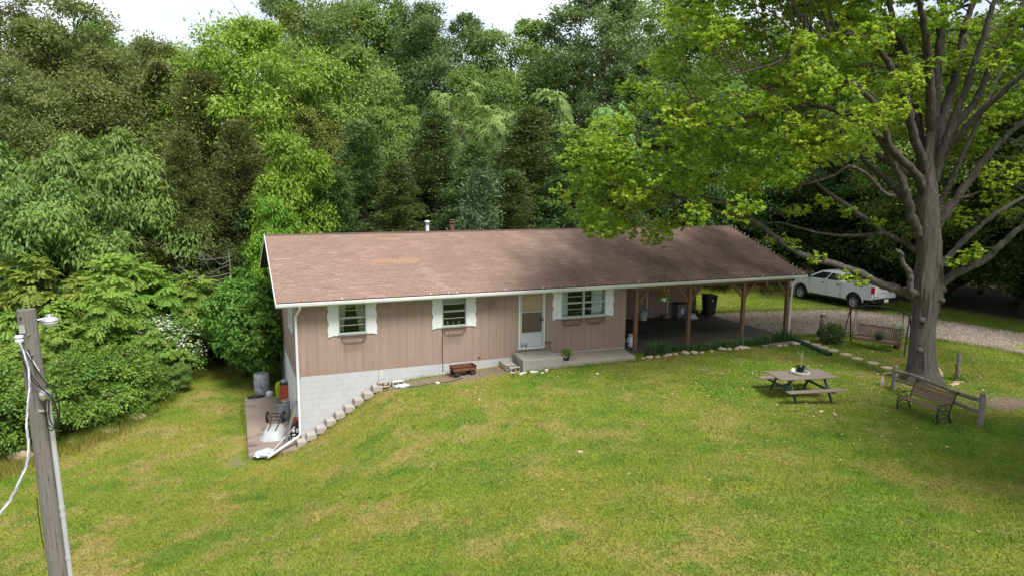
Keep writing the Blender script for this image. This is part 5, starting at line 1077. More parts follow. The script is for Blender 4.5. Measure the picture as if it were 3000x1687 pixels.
# leafy spray centres
def in_poly(x, y, P):
    ok = np.zeros(np.shape(x), bool)
    for i in range(len(P)):
        (x1, y1), (x2, y2) = P[i], P[i - 1]
        if y1 != y2: ok ^= ((y1 > y) != (y2 > y)) & (x < (x2 - x1) * (y - y1) / (y2 - y1) + x1)
    return ok
LEFTP = [(-9.0, 13.08), (-9.8, 11.2), (-10.3, 10.2), (-11.3, 9.2), (-12.2, 8.8), (-12.5, 7.6), (-12.5, 6.3), (-12.1, 5.6), (-10.7, 5.3), (-9.6, 5.15), (-9.3, 5.0), (-8.3, 5.6), (-7.5, 6.1), (-6.9, 6.7), (-5.6, 7.2), (-4.2, 7.0), (-3.3, 7.6), (-3.1, 8.6), (-2.8, 9.6), (-2.6, 11.3), (-2.5, 13.1), (-3, 16), (-8, 15.5)]
rng = np.random.default_rng(12); blobs = []
def fill(poly, n, t0, t1, r0, r1, tq=None):
    P = np.array(poly); lo, hi = P.min(0), P.max(0); k = 0
    while k < n:
        s, z = rng.uniform(lo[0], hi[0]), rng.uniform(lo[1], hi[1])
        if not in_poly(np.array(s), np.array(z), poly): continue
        t = rng.uniform(t0, t1)
        if tq: t = tq(s, t)
        blobs.append((s, t, z, rng.uniform(r0, r1))); k += 1
fill(LEFTP, 235, -1, 1, .42, .8, lambda s, u: (-.3 + u * (2.1 + 1.6 * ss((s + 12.5) / 6))))
fill([(-1.6, 13.8), (-1.0, 10.7), (-.4, 8.6), (2.4, 8.8), (3.7, 6.2), (5.8, 6.0), (8.2, 7.9), (7.4, 14), (3, 17), (-3, 17)], 130, 1.6, 5.2, .5, .85)
fill([(-4.5, 8.2), (-2.5, 8.0), (-1.5, 9), (-1.5, 13.5), (-4.5, 13.5)], 24, 2.0, 4.5, .45, .75)
fill([(2.2, 7), (7, 6.4), (8, 10), (6, 14), (2.6, 13)], 26, -3.4, .5, .5, .8)
fill([(-9.2, 11.6), (-2.4, 11.6), (-1.6, 15), (-8.6, 15)], 46, -2.5, 2.8, .45, .75)
fill([(-2.5, 10), (0, 8.6), (3, 9.5), (3.5, 14), (-2.5, 14)], 34, -1.5, 2.2, .3, .5)
fill([(-2, 11.5), (4, 11), (4.5, 15), (-2, 15)], 30, -1.5, 2.5, .4, .65)
fill([(-7, 14.5), (5, 14.5), (4, 18), (-5, 18)], 22, -3.5, 4, .6, .95)
fill([(-5, 8), (-1, 8), (2, 11), (-3, 12.5)], 20, 4.5, 7, .5, .8)
for q in ((-4.54, 0.9, 4.74, .3), (-3.87, 0.6, 4.28, .36), (-2.78, 0.3, 3.77, .3), (-2.21, 0.3, 3.56, .26), (0.76, -0.7, 4.59, .34), (0.32, -0.6, 4.38, .3), (-3.98, 1.8, 5.9, .4), (-3.13, 1.5, 6.27, .4), (-2.62, 1.0, 5.94, .35), (0.85, 0.5, 5.92, .4), (-9.11, 1.9, 4.75, .55), (-10.15, 2.0, 5.26, .6), (-8.98, 1.9, 5.3, .55), (0.94, -0.8, 4.8, .3), (1.15, 0.5, 5.72, .4), (-4.87, 1.2, 4.92, .35), (-0.46, 0.5, 5.22, .25), (-1.68, 0.6, 5.55, .3), (-6.3, 1.4, 6.0, .45), (-7.4, 1.3, 6.1, .5), (-5.6, -.9, 7.0, .5), (-6.8, -1, 6.8, .5)): blobs.append(q)
tw_ = MB(); ros = []
for (s, t, z, rad) in blobs:
    c = np.array(ow(s, t, z)); d = np.linalg.norm((LPn - c) * np.array([1, 1, 1.3]), axis=1); k = int(np.argmin(d + rng.random(len(d)) * .5)); a = Vector(LPn[k]); b = Vector(c)
    L = (b - a).length
    midp = a.lerp(b, .5) + Vector((rng.normal(0, .12), rng.normal(0, .12), .1 + .1 * L * rng.random())) * min(1, L)
    r0 = min(LNn[k] * .6, .02 + .014 * L)
    if L > .2: tw_.tube(bez([a, midp, b], 6), [r0 + (.008 - r0) * i / 6 for i in range(7)], 6, cap=False)
    n = int(31 * (rad / .6) ** 2.0) + 6
    dd = unit(rng.normal(size=(n, 3))) * np.array([1, 1, .62]); P = c + dd * rad * (rng.random(n)[:, None] ** .45) * 1.1
    for q in P[: n // 6]: tw_.tube([b, b.lerp(Vector(q), .5) + Vector((0, 0, .04)), Vector(q)], [.008, .006, .003], 3, cap=False)
    base_t = rng.random()
    ros.append((P, unit(P - c + np.array([0, 0, .02])), np.full(n, base_t)))
tw_.build('twigs', BARKD, oak)
P = np.concatenate([q[0] for q in ros]); Dn = np.concatenate([q[1] for q in ros]); Tn = np.concatenate([q[2] for q in ros])
k = 7; P6 = np.repeat(P, k, 0); Dn6 = np.repeat(Dn, k, 0); n = len(P6)
LD = unit(rng.normal(size=(n, 3)) * np.array([1, 1, .45]) + Dn6 * .55 + np.array([0, 0, -.12])); LNm = unit(np.array([0, 0, .9]) + Dn6 * .5 + rng.normal(size=(n, 3)) * .45)
me = leaf_mesh('crown', P6, LD, LNm, rng.uniform(.12, .19, n), rng.uniform(.095, .15, n), np.clip(np.repeat(Tn, k) * .5 + rng.random(n) * .5, 0, 1), OAKL, .1, 'oak')
link('crown', me, oak)

# ================================================================ wood: tree kinds built once, then copied
def broad_proto(seed, H, Rr, z0, nl, nc, nleaf, L, W, mt, flat=.75, droop=.2, lobe=.42, kind='leaf', top=.5):
    """returns (trunk mesh, crown mesh) of a tree H metres tall"""
    g = np.random.default_rng(seed); rn = random.Random(seed); lob = []
    zc, hh = (z0 + H) / 2, (H - z0) / 2
    for i in range(nl):
        u = -.92 + 1.84 * (i + .5) / nl + g.uniform(-.05, .05); a = i * 2.4 + g.uniform(-.4, .4); r = Rr * .6 * max(.12, 1 - u * u) ** top * g.uniform(.75, 1.12); lr = Rr * lobe * g.uniform(.62, 1.3) * (1.05 if abs(u) < .6 else .85)
        lob.append(np.array([r * math.cos(a), r * math.sin(a), min(zc + u * hh * .8 + g.uniform(-.3, .3), H - lr * flat), lr]))
    Ps, Ds, Ns, Ts = [], [], [], []
    for lb in lob:
        tl = g.random()
        d = unit(g.normal(size=(nc, 3)) + np.array([lb[0], lb[1], 0]) / Rr * .9 + np.array([0, 0, .35])); cc = lb[:3] + d * lb[3] * np.array([1, 1, flat]) * g.uniform(.55, 1.05, nc)[:, None]
        for c in cc:
            n = int(nleaf * g.uniform(.5, 1.5)); rc = lb[3] * g.uniform(.28, .5)
            q = g.normal(size=(n, 3)) * np.array([.44, .44, .26]) * rc + np.array([0, 0, -.25]) * rc * (g.random(n) ** 2)[:, None]; P = c + q; out = unit(unit(P - lb[:3]) * .5 + unit(q + np.array([0, 0, .15 * rc])) * .8); tt = np.clip(.3 * tl + .45 * g.random() + .25 * g.random(n), 0, 1)
            Ps.append(P); Ts.append(tt); Ds.append(unit(out + g.normal(size=(n, 3)) * .8 + np.array([0, 0, -droop * 2]))); Ns.append(unit(np.array([0, 0, .5]) + out * 1.0 + g.normal(size=(n, 3)) * .4))
    P, D, N, T = map(np.concatenate, (Ps, Ds, Ns, Ts)); n = len(P)
    me = leaf_mesh('crown', P, D, N, L * g.uniform(.7, 1.25, n), W * g.uniform(.75, 1.2, n), T, mt)
    return trunk_mesh(seed, H, lob, Rr), me
def trunk_mesh(seed, H, lob, Rr):
    rn = random.Random(seed); m = MB(); r0 = .018 * H + .03; top = H * .8
    P = [Vector((rn.uniform(-.02, .02) * H * t, rn.uniform(-.02, .02) * H * t, -.3 + (top + .3) * t)) for t in [i / 7 for i in range(8)]]
    m.tube(P, [r0 * (1.25 if i == 0 else 1 - .85 * i / 7) for i in range(8)], 9, jit=.06, rnd=rn)
    for lb in lob:
        tz = max(H * .12, lb[2] - max(.6, math.hypot(lb[0], lb[1]) * .8)); t = min(.98, (tz + .3) / (top + .3)); i = min(6, int(t * 7)); a = P[i].lerp(P[i + 1], t * 7 - i); b = Vector(lb[:3])
        rr_ = max(.03, r0 * (1 - .85 * t) * .55); mid_ = a.lerp(b, .5) + Vector((0, 0, -.06 * (b - a).length)); m.tube(bez([a, mid_, b], 6), [rr_ + (.02 - rr_) * k / 6 for k in range(7)], 6, cap=False)
        for _ in range(3):
            e_ = b + Vector((rn.gauss(0, 1), rn.gauss(0, 1), rn.gauss(.3, .6))) * lb[3] * .6; m.tube([b.lerp(a, .25), b.lerp(e_, .5), e_], [.03, .02, .008], 5, cap=False)
    me = m.mesh('trunk'); me.materials.append(BARKD); me.polygons.foreach_set('use_smooth', [True] * len(me.polygons)); return me
def cedar_proto(seed, H, Rr, mt, nb=115, ns=9):
    """juniper: upright cone of feathery ascending sprays"""
    g = np.random.default_rng(seed); m = MB(); m.tube([(0, 0, -.3), (0.05, 0, H * .5), (0, 0, H * .97)], [.02 * H, .012 * H, .01], 8); Ps, Ds, Ns, Ts = [], [], [], []
    for i in range(nb):
        u = (i + g.random()) / nb; z = H * (.06 + .9 * u); ln = Rr * 1.25 * (1 - u) ** .95 * g.uniform(.4, 1.15) + .15; a = i * 2.4 + g.uniform(-.6, .6)
        o = np.array([0, 0, z]); dr = np.array([math.cos(a), math.sin(a), g.uniform(-.12, .3) + .5 * u]); tip = o + dr * ln
        if i % 3 == 0: m.tube([o, (o + tip) / 2 - np.array([0, 0, .05 * ln]), tip], [.05 * (1 - u) + .012, .02, .006], 4, cap=False)
        tb = g.random()
        for k in range(ns):
            f = .42 + .62 * ((k + g.random()) / ns) ** .8; c = o + dr * ln * f + np.array([0, 0, -.08 * ln * math.sin(f * 3)]) + g.normal(size=3) * np.array([.16, .16, .12]) * ln * .55
            n = 26; q = g.normal(size=(n, 3)) * np.array([.2, .2, .09]); P = c + q
            Ps.append(P); Ds.append(unit(dr + g.normal(size=(n, 3)) * .55 + np.array([0, 0, -.05]))); Ns.append(unit(g.normal(size=(n, 3)) * .7 + np.array([0, 0, .7]))); Ts.append(np.clip(.4 * tb + .25 * g.random() + .35 * g.random(n), 0, 1))
    P, D, N, T = map(np.concatenate, (Ps, Ds, Ns, Ts)); n = len(P); me = leaf_mesh('crown', P, D, N, g.uniform(.11, .22, n), g.uniform(.035, .06, n), T, mt, .2)
    tm = m.mesh('trunk'); tm.materials.append(BARKD); return tm, me
def frond_proto(seed, H, Rr, mt, nros=150, nf=7, fl=.62, pairs=8, lw=.05, ll=.17, z0=.25, flat=.75, droop=.5):
    """compound-leaved shrub or tree: rosettes of arching fronds at the shoot ends"""
    g = np.random.default_rng(seed); m = MB(); Ps, Ds, Ns, Ts = [], [], [], []; stems = [np.array([g.normal(0, .12 * Rr), g.normal(0, .12 * Rr), 0]) for _ in range(4)]
    lob = [np.array([*(unit(g.normal(size=2)) * Rr * g.uniform(.1, .68)), H * (z0 + (1 - z0) * g.uniform(.05, .82)), Rr * g.uniform(.28, .46)]) for _ in range(max(5, nros // 13))]
    for i in range(nros):
        lb = lob[i % len(lob)]; d = unit(g.normal(size=3) + np.array([lb[0] / Rr, lb[1] / Rr, .5])); c = lb[:3] + d * lb[3] * np.array([1, 1, flat]) * g.uniform(.6, 1.05)
        if i < len(lob) * 2:
            s = stems[i % 4]; mid_ = (s + c) / 2 + np.array([0, 0, .1 * H]); m.tube(bez([s + np.array([0, 0, -.2]), mid_, c], 6), [.05, .045, .04, .035, .03, .02, .01], 5, cap=False)
        tb = g.random()
        for k in range(nf):
            a = 2 * math.pi * (k + g.uniform(-.3, .3)) / nf; dr = unit(np.array([math.cos(a), math.sin(a), 0]) * g.uniform(.5, 1) + d * g.uniform(.3, 1.0) + g.normal(size=3) * .25); L = fl * g.uniform(.6, 1.2)
            u = (np.arange(pairs) + .7) / pairs; sp = c + dr * (u * L)[:, None] - np.array([0, 0, 1]) * (droop * L * u ** 2)[:, None]; side = unit(np.cross(dr, [0, 0, 1])); tang = unit(dr - np.array([0, 0, 1]) * (2 * droop * u)[:, None])
            for s_ in (-1, 1):
                Ps.append(sp); Ds.append(unit(side * s_ + tang * .45 + np.array([0, 0, -.25]))); Ns.append(unit(np.cross(side, tang) * 1.0 + g.normal(size=(pairs, 3)) * .22)); Ts.append(np.clip(.45 * tb + .2 * g.random() + .35 * u * (1 if k % 2 else .8), 0, 1))
    P, D, N, T = map(np.concatenate, (Ps, Ds, Ns, Ts)); N = np.where(N[:, 2:3] < 0, -N, N); n = len(P)
    me = leaf_mesh('crown', P, D, N, ll * g.uniform(.8, 1.2, n), lw * g.uniform(.85, 1.2, n), T, mt, .1); tm = m.mesh('trunk'); tm.materials.append(BARKD); return tm, me
ML = dict(
    olive=leaf_mat('olive_leaf', (.052, .068, .018), (.135, .155, .042)), hick=leaf_mat('hickory_leaf', (.085, .15, .018), (.21, .29, .03), trans=.42), mid=leaf_mat('mid_leaf', (.05, .095, .02), (.135, .195, .038)),
    yol=leaf_mat('yellow_oak_leaf', (.07, .105, .02), (.18, .21, .045)), dark=leaf_mat('dark_leaf', (.038, .07, .022), (.10, .14, .045)), cedar=leaf_mat('cedar_leaf', (.026, .05, .014), (.085, .12, .03), trans=.2), cedarb=leaf_mat('brown_cedar_leaf', (.045, .062, .018), (.12, .138, .04), trans=.22),
    maple=leaf_mat('maple_leaf', (.07, .145, .014), (.18, .275, .024), trans=.42), dog=leaf_mat('dogwood_leaf', (.05, .095, .018), (.16, .205, .045)), sumac=leaf_mat('sumac_leaf', (.07, .14, .02), (.19, .27, .04), trans=.4), locust=leaf_mat('locust_leaf', (.10, .18, .05), (.23, .33, .10), trans=.4),
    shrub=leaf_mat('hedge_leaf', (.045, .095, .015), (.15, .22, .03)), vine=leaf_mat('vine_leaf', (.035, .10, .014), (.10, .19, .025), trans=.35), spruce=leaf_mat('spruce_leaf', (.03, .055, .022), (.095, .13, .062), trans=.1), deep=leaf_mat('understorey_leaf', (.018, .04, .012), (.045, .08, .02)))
PROTO = {}
def proto(key):
    if key in PROTO: return PROTO[key]
    k = key
    if k == 'olive': r_ = broad_proto(1, 16, 4.6, 2.5, 20, 19, 135, .19, .09, ML['olive'])
    elif k == 'hick': r_ = broad_proto(2, 16, 5.2, 2.5, 20, 19, 135, .22, .095, ML['hick'], droop=.35, flat=.65)
    elif k == 'mid': r_ = broad_proto(3, 16, 4.6, 2, 20, 19, 130, .19, .10, ML['mid'])
    elif k == 'yol': r_ = broad_proto(4, 16, 4.1, 2.5, 19, 18, 125, .19, .10, ML['yol'], lobe=.39)
    elif k == 'dark': r_ = broad_proto(5, 16, 4.2, 2.5, 19, 18, 125, .19, .10, ML['dark'], lobe=.39)
    elif k == 'maple': r_ = broad_proto(6, 8, 2.4, 1.2, 15, 26, 60, .18, .10, ML['maple'], droop=.3, flat=.6)
    elif k == 'cedar': r_ = cedar_proto(7, 10, 2.5, ML['cedar'])
    elif k == 'cedar2': r_ = cedar_proto(8, 10, 2.1, ML['cedar'], 105)
    elif k == 'cedarb': r_ = cedar_proto(9, 10, 3.2, ML['cedarb'], 130, 10)
    elif k == 'dog': r_ = broad_proto(10, 8, 3.0, .8, 20, 30, 62, .22, .085, ML['dog'], droop=.8, flat=.55, lobe=.4)
    elif k == 'sumac': r_ = frond_proto(11, 5, 2.0, ML['sumac'], 140, 8, .55, 9, .05, .16, .2, .8, .45)
    elif k == 'sumac2': r_ = frond_proto(12, 5, 1.8, ML['sumac'], 130, 8, .52, 9, .05, .15, .3, .9, .5)
    elif k == 'locust': r_ = frond_proto(13, 9, 2.6, ML['locust'], 230, 7, .6, 9, .045, .14, .2, .8, .7)
    elif k == 'shrub': r_ = broad_proto(14, 2.4, 1.25, .1, 12, 16, 34, .11, .06, ML['shrub'], lobe=.42)
    elif k == 'shrub2': r_ = broad_proto(15, 2.4, 1.3, .1, 11, 15, 34, .14, .055, ML['shrub'], droop=.4)
    elif k == 'vine': r_ = broad_proto(16, 4.5, 1.35, .2, 16, 22, 34, .17, .105, ML['vine'], droop=.5)
    elif k == 'spruce': r_ = cedar_proto(17, 5, 1.6, ML['spruce'], 60, 8)
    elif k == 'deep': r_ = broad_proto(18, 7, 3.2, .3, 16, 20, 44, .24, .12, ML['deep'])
    PROTO[k] = r_; return r_
trg = random.Random(33)
def plant(key, x, y, h, label, cat='tree', group=None, name=None, wide=1.0, H0=None, rz=None):
    H0 = dict(maple=8, cedar=10, cedar2=10, cedarb=10, dog=8, sumac=5, sumac2=5, locust=9, shrub=2.4, shrub2=2.4, vine=4.5, spruce=5, deep=7).get(key, 16)
    t, c = proto(key); z = gz(x, y); s = h / H0
    e = empty(name or 'tree', (x, y, z - .05), trg.uniform(0, 6.28) if rz is None else rz, label, cat, group); e.scale = (s * wide, s * wide, s)
    link('trunk', t, e); link('crown', c, e); return e
V_ = 1.1646
def tree(key, vx, vtop, d, label, wide=1.0, cat='tree', group='trees of the wood behind the house', name='tree', rz=None):
    """vx, vtop: bearing and top height read from the photo (2576-wide view); d: distance from the camera"""
    x, y = spot(vx * V_, d); h = top_z(vtop * V_, d) - gz(x, y); return plant(key, x, y, h, label, cat, group, name, wide, rz=rz)
tree('olive', 45, -60, 50, 'tall olive-brown oak at the far left edge of the wood', 1.0)
tree('olive', 205, -5, 47, 'olive oak left of the open patch of sky', 1.0)
tree('olive', 335, 70, 44, 'rounded olive oak just right of the left sky gap, lower than its neighbours', .95)
tree('olive', 120, 130, 39, 'olive oak with forked dark limbs low in the left wood', .85)
tree('mid', 440, 95, 60, 'thin-topped green tree behind the left sky gap', .8)
tree('mid', 260, 35, 62, 'pale distant tree peeping above the left oaks', .8)
tree('hick', 640, 0, 45, 'tall bright yellow-green hickory dominating the left centre', .95)
tree('hick', 520, 70, 49, 'yellow-green hickory shoulder just left of the tallest hickory', .75)
tree('yol', 760, 190, 43, 'yellow-green tree low on the right flank of the hickory', .8)
tree('mid', 855, -15, 60, 'mid-green tree at the top edge right of the hickory', .95)
tree('mid', 960, -30, 62, 'mid-green tree at the top edge above the yellowish oak', .95)
tree('yol', 870, 75, 48, 'yellowish oak right beside the tall hickory', .95)
tree('yol', 985, 200, 46, 'yellowish oak with dark stems above the roof middle-left', .9)
tree('dark', 1120, -5, 58, 'dark blue-green tree with a narrow top against the central sky', 1.0)
tree('yol', 1290, 20, 60, 'yellow-olive oak with open rounded top against the central sky', 1.15)
tree('mid', 1220, 150, 53, 'mid-green tree below the central sky gap', .95)
tree('mid', 1400, 130, 56, 'mid-green tree between the yellow-olive oak and the dark oaks', .85)
tree('dark', 1500, -45, 55, 'big dark grey-green oak left of the foreground oak crown', 1.05)
tree('mid', 1620, -30, 62, 'pale green tree top just left of the foreground oak crown', .9)
tree('dark', 1580, 120, 50, 'dark grey-green oak lower behind the oak crown edge', .9)
tree('mid', 1040, 40, 66, 'distant green treetop left of the narrow dark tree', .8)
tree('dark', 740, -10, 66, 'distant treetop showing behind the hickory crown', .9)
tree('dog', 1080, 330, 44, 'fresh green broad-leaved tree among the cedars left of centre', .8)
tree('locust', 1265, 165, 43, 'pale feathery locust tree above the roof centre', .95)
tree('locust', 1345, 245, 41, 'smaller pale feathery locust right of the tall one', .75)
tree('locust', 1525, 215, 42, 'pale green feathery tree left of the oak crown edge', .6)
tree('cedar2', 915, 300, 39, 'slim dark cedar above the left half of the roof', 1.2)
tree('cedar', 1095, 275, 40, 'tall dark cedar above the flue pipes', 1.25)
tree('cedar', 1330, 265, 40, 'tall dark cedar right of the feathery locust', 1.35)
tree('cedar2', 1440, 320, 38, 'dark cedar at the left edge of the oak crown', 1.2)
tree('cedar', 1190, 350, 37, 'dark cedar behind the blue-green spruce sprays', 1.2)
tree('cedar2', 1000, 400, 36.5, 'short dark cedar close behind the ridge, left of the flues', 1.25)
tree('cedar', 850, 430, 36, 'short dark cedar right of the bright maple', 1.1)
tree('cedar2', 1290, 420, 36.5, 'short dark cedar close behind the ridge, right of the flues', 1.3)
tree('cedar', 1560, 380, 40, 'dark cedar half hidden by the oak crown', 1.3)
tree('spruce', 1205, 425, 34.8, 'blue-green spruce right behind the roof ridge', .8)
tree('spruce', 1180, 520, 33.5, 'low blue-grey spruce tip poking over the ridge beside the rusty flue', .75)
tree('cedarb', 525, 185, 40, 'broad brownish cedar below the hickory', 1.0)
tree('cedarb', 610, 300, 37, 'brownish cedar left of the bright maple', .95)
tree('cedarb', 470, 330, 36, 'brownish cedar above the bare dead branches', .85)
tree('maple', 745, 305, 34.5, 'vivid green young maple behind the left roof corner', .62)
tree('maple', 690, 470, 32.5, 'vivid green sapling low beside the left roof corner', .5)
tree('dog', 255, 270, 35, 'pale drooping-leaved tree in the left middle', .8)
tree('dog', 95, 400, 31.5, 'pale drooping-leaved tree at the left edge', .85)
tree('dog', 390, 390, 36, 'drooping-leaved tree left of the brownish cedars', .8)
tree('dog', -30, 300, 36, 'leafy tree cut by the left picture edge', .9)
# right wood, in the oak's shade
for i, (vx, vt, d, k, lab) in enumerate(((1700, 60, 58, 'dark', 'dark tree behind the oak crown, above the carport'), (1850, 20, 56, 'mid', 'green tree behind the oak crown, above the carport corner'), (2000, 60, 54, 'dark', 'dark tree behind the oak limbs above the truck'), (2150, 0, 58, 'mid', 'green tree behind the oak limbs left of its trunk'), (2300, 40, 55, 'dark', 'dark tree directly behind the oak trunk'), (2450, 0, 53, 'mid', 'green tree right of the oak trunk in the back wood'), (2600, 20, 50, 'dark', 'dark tree at the right picture edge'), (2760, 0, 48, 'mid', 'green tree beyond the right picture edge'))): tree(k, vx, vt, d, lab, 1.15)
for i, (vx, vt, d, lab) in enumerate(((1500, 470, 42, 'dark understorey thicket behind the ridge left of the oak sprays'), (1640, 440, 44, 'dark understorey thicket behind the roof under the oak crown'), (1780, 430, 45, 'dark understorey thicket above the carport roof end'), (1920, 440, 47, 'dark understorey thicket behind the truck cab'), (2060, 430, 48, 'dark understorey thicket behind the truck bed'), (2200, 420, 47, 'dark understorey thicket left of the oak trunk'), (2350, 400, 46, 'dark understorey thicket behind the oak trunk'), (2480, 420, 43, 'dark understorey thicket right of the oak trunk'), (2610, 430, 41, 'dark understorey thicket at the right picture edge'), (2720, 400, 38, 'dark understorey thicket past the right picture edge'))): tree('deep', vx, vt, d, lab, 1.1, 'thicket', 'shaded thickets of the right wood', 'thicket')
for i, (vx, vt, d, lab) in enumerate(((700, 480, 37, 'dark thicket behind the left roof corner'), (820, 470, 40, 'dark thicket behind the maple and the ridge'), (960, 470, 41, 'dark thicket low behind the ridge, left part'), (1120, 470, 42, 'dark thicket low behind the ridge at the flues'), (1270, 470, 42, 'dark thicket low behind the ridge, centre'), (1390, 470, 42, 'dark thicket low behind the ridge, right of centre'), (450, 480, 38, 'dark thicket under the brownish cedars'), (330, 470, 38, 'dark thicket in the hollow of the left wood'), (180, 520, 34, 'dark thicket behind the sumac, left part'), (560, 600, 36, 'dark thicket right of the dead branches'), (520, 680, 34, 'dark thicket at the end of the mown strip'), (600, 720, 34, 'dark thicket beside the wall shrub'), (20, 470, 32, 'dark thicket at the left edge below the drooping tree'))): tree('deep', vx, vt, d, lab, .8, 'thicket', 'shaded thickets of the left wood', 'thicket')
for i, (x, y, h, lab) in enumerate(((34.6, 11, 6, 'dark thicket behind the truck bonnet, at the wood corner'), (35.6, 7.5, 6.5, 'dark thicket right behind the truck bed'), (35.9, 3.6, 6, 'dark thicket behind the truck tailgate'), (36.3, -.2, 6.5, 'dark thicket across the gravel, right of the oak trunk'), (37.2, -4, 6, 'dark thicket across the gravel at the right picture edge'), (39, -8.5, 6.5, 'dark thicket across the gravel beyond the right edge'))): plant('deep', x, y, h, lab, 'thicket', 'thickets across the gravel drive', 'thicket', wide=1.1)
for (x, y, h, k, lab) in ((39, 9, 15, 'dark', 'tall dark tree of the wood behind the truck'), (40, 2, 16, 'mid', 'tall green tree across the gravel right of the oak'), (41.5, -5, 15, 'dark', 'tall dark tree across the gravel at the right edge'), (18.2, -17.6, 15, 'yol', 'unseen yellowish tree added beyond the lower right edge to shade the lawn')): plant(k, x, y, h, lab, 'tree', 'trees beyond the drive', 'tree', wide=1.1)  # the last tree stands out of view, added to cast shade on the right lawn
for (x, y, h, k, lab) in ((24.5, 16, 15, 'dark', 'tall dark tree beyond the carport, left of the truck'), (29.8, 15.5, 15, 'mid', 'tall green tree beyond the truck bonnet'), (34.9, 11.5, 16, 'dark', 'tall dark tree at the wood corner behind the truck'), (34.6, 3.4, 16, 'mid', 'tall green tree overhanging the truck bed'), (35.0, -2.6, 16, 'dark', 'tall dark tree across the gravel behind the oak trunk'), (38, -8.5, 15, 'mid', 'tall green tree across the gravel past the right edge')): plant(k, x, y, h, lab, 'tree', 'tall trees along the right wood edge', 'tree', wide=1.2)
# sumac stand and hedge
for i, (vx, vt, d, k, lab) in enumerate(((255, 560, 31, 'sumac', 'tallest feathery sumac of the left stand'), (120, 650, 29, 'sumac2', 'feathery sumac above the utility pole'), (380, 620, 31.5, 'sumac', 'feathery sumac right of the tallest one'), (440, 690, 32, 'sumac2', 'feathery sumac at the right end of the stand'), (30, 720, 28, 'sumac', 'feathery sumac at the left picture edge'), (200, 720, 27.5, 'sumac2', 'low feathery sumac right of the pole top'), (330, 760, 28.5, 'sumac', 'low feathery sumac in the middle of the stand'), (430, 820, 30.5, 'sumac2', 'low feathery sumac beside the white-flowered shrub'), (90, 830, 25.5, 'sumac2', 'low feathery sumac behind the yard light'), (250, 850, 26.5, 'sumac', 'front sumac low in the stand'), (-40, 820, 25.5, 'sumac', 'feathery sumac cut by the left picture edge'))): tree(k, vx, vt, d, lab, 1.0, 'sumac', 'sumac stand at the left', 'sumac_shrub')
hed = [(-10.4, 2.2, 2.3), (-9.5, 2.6, 2.0), (-8.7, 3.3, 2.4), (-8.0, 4.0, 2.2), (-7.1, 4.6, 1.9), (-6.5, 5.4, 2.3), (-5.9, 6.0, 1.8), (-5.4, 7.0, 1.9), (-5.3, 8.0, 1.4), (-5.4, 9.1, 1.2), (-6.0, 10.6, 1.7), (-9.0, 4.6, 2.8), (-7.7, 5.6, 2.8), (-6.6, 6.9, 2.7), (-11.3, 1.4, 2.4), (-8.2, 3.2, 1.0), (-6.4, 4.6, 1.0), (-5.3, 5.9, .9)]
hed.sort(key=lambda q: ((q[0] - CAM[0]) * RH.x + (q[1] - CAM[1]) * RH.y) / ((q[0] - CAM[0]) * FH.x + (q[1] - CAM[1]) * FH.y))
for i, (x, y, h) in enumerate(hed): plant('shrub' if i % 2 else 'shrub2', x, y, h, f'yellow-green hedge shrub along the left mown edge, {ORD[i]} from the left', 'shrub', 'hedge shrubs at the left', 'shrub', wide=1.15)
# white-flowered shrub
e = plant('shrub', -4.7, 10.7, 3.0, 'shrub covered in white blossom at the end of the mown strip', 'shrub', name='flowering_shrub', wide=1.1)
g = np.random.default_rng(77); n = 1300; d = unit(g.normal(size=(n, 3)) + np.array([.3, -.5, .5])); P = np.array([0, 0, 1.25]) + d * np.array([1.25, 1.25, 1.1]) * g.uniform(.8, 1.05, n)[:, None]
o = link('blossom', leaf_mesh('blossom', P, unit(g.normal(size=(n, 3))), unit(d + np.array([0, 0, .8])), g.uniform(.06, .11, n), g.uniform(.06, .1, n), g.random(n), PETW), e)
e = plant('shrub2', -3.7, 13.4, 1.6, 'smaller white-flowered shrub in the shade by the wood', 'shrub', name='flowering_shrub'); n = 500; d = unit(g.normal(size=(n, 3)) + np.array([.3, -.5, .5])); P = np.array([0, 0, 1.25]) + d * np.array([1.2, 1.2, 1.05]) * g.uniform(.8, 1.05, n)[:, None]; link('blossom', leaf_mesh('blossom', P, unit(g.normal(size=(n, 3))), unit(d + np.array([0, 0, .8])), g.uniform(.06, .11, n), g.uniform(.06, .1, n), g.random(n), PETW), e)
plant('vine', -1.05, 7.4, 4.6, 'dense leafy shrub climbing the left side wall over the drum', 'shrub', name='wall_shrub', wide=.95); plant('vine', -1.5, 9.6, 4.9, 'taller leafy shrub behind the wall shrub', 'shrub', name='wall_shrub'); plant('vine', -.9, 11.6, 5.2, 'leafy shrub at the back corner of the house', 'shrub', name='wall_shrub'); plant('sumac', -1.8, 12.8, 4.8, 'feathery sumac behind the wall shrubs', 'sumac', name='sumac_shrub')
plant('dog', -4.05, 8.2, 1.5, 'large-leaved pokeweed plant at the hedge by the mown strip', 'plant', name='pokeweed', wide=.9)
# shrubs beyond the carport and truck
for i, (x, y, h, lab) in enumerate(((24.0, 12.0, 2.6, 'dark shrub seen through the carport'), (26.5, 11.6, 2.2, 'dark shrub left of the truck nose'), (22.4, 12.6, 3.0, 'dark shrub behind the wheeled bin'))): plant('deep', x, y, h, lab, 'shrub', 'shrubs beyond the carport', 'shrub')
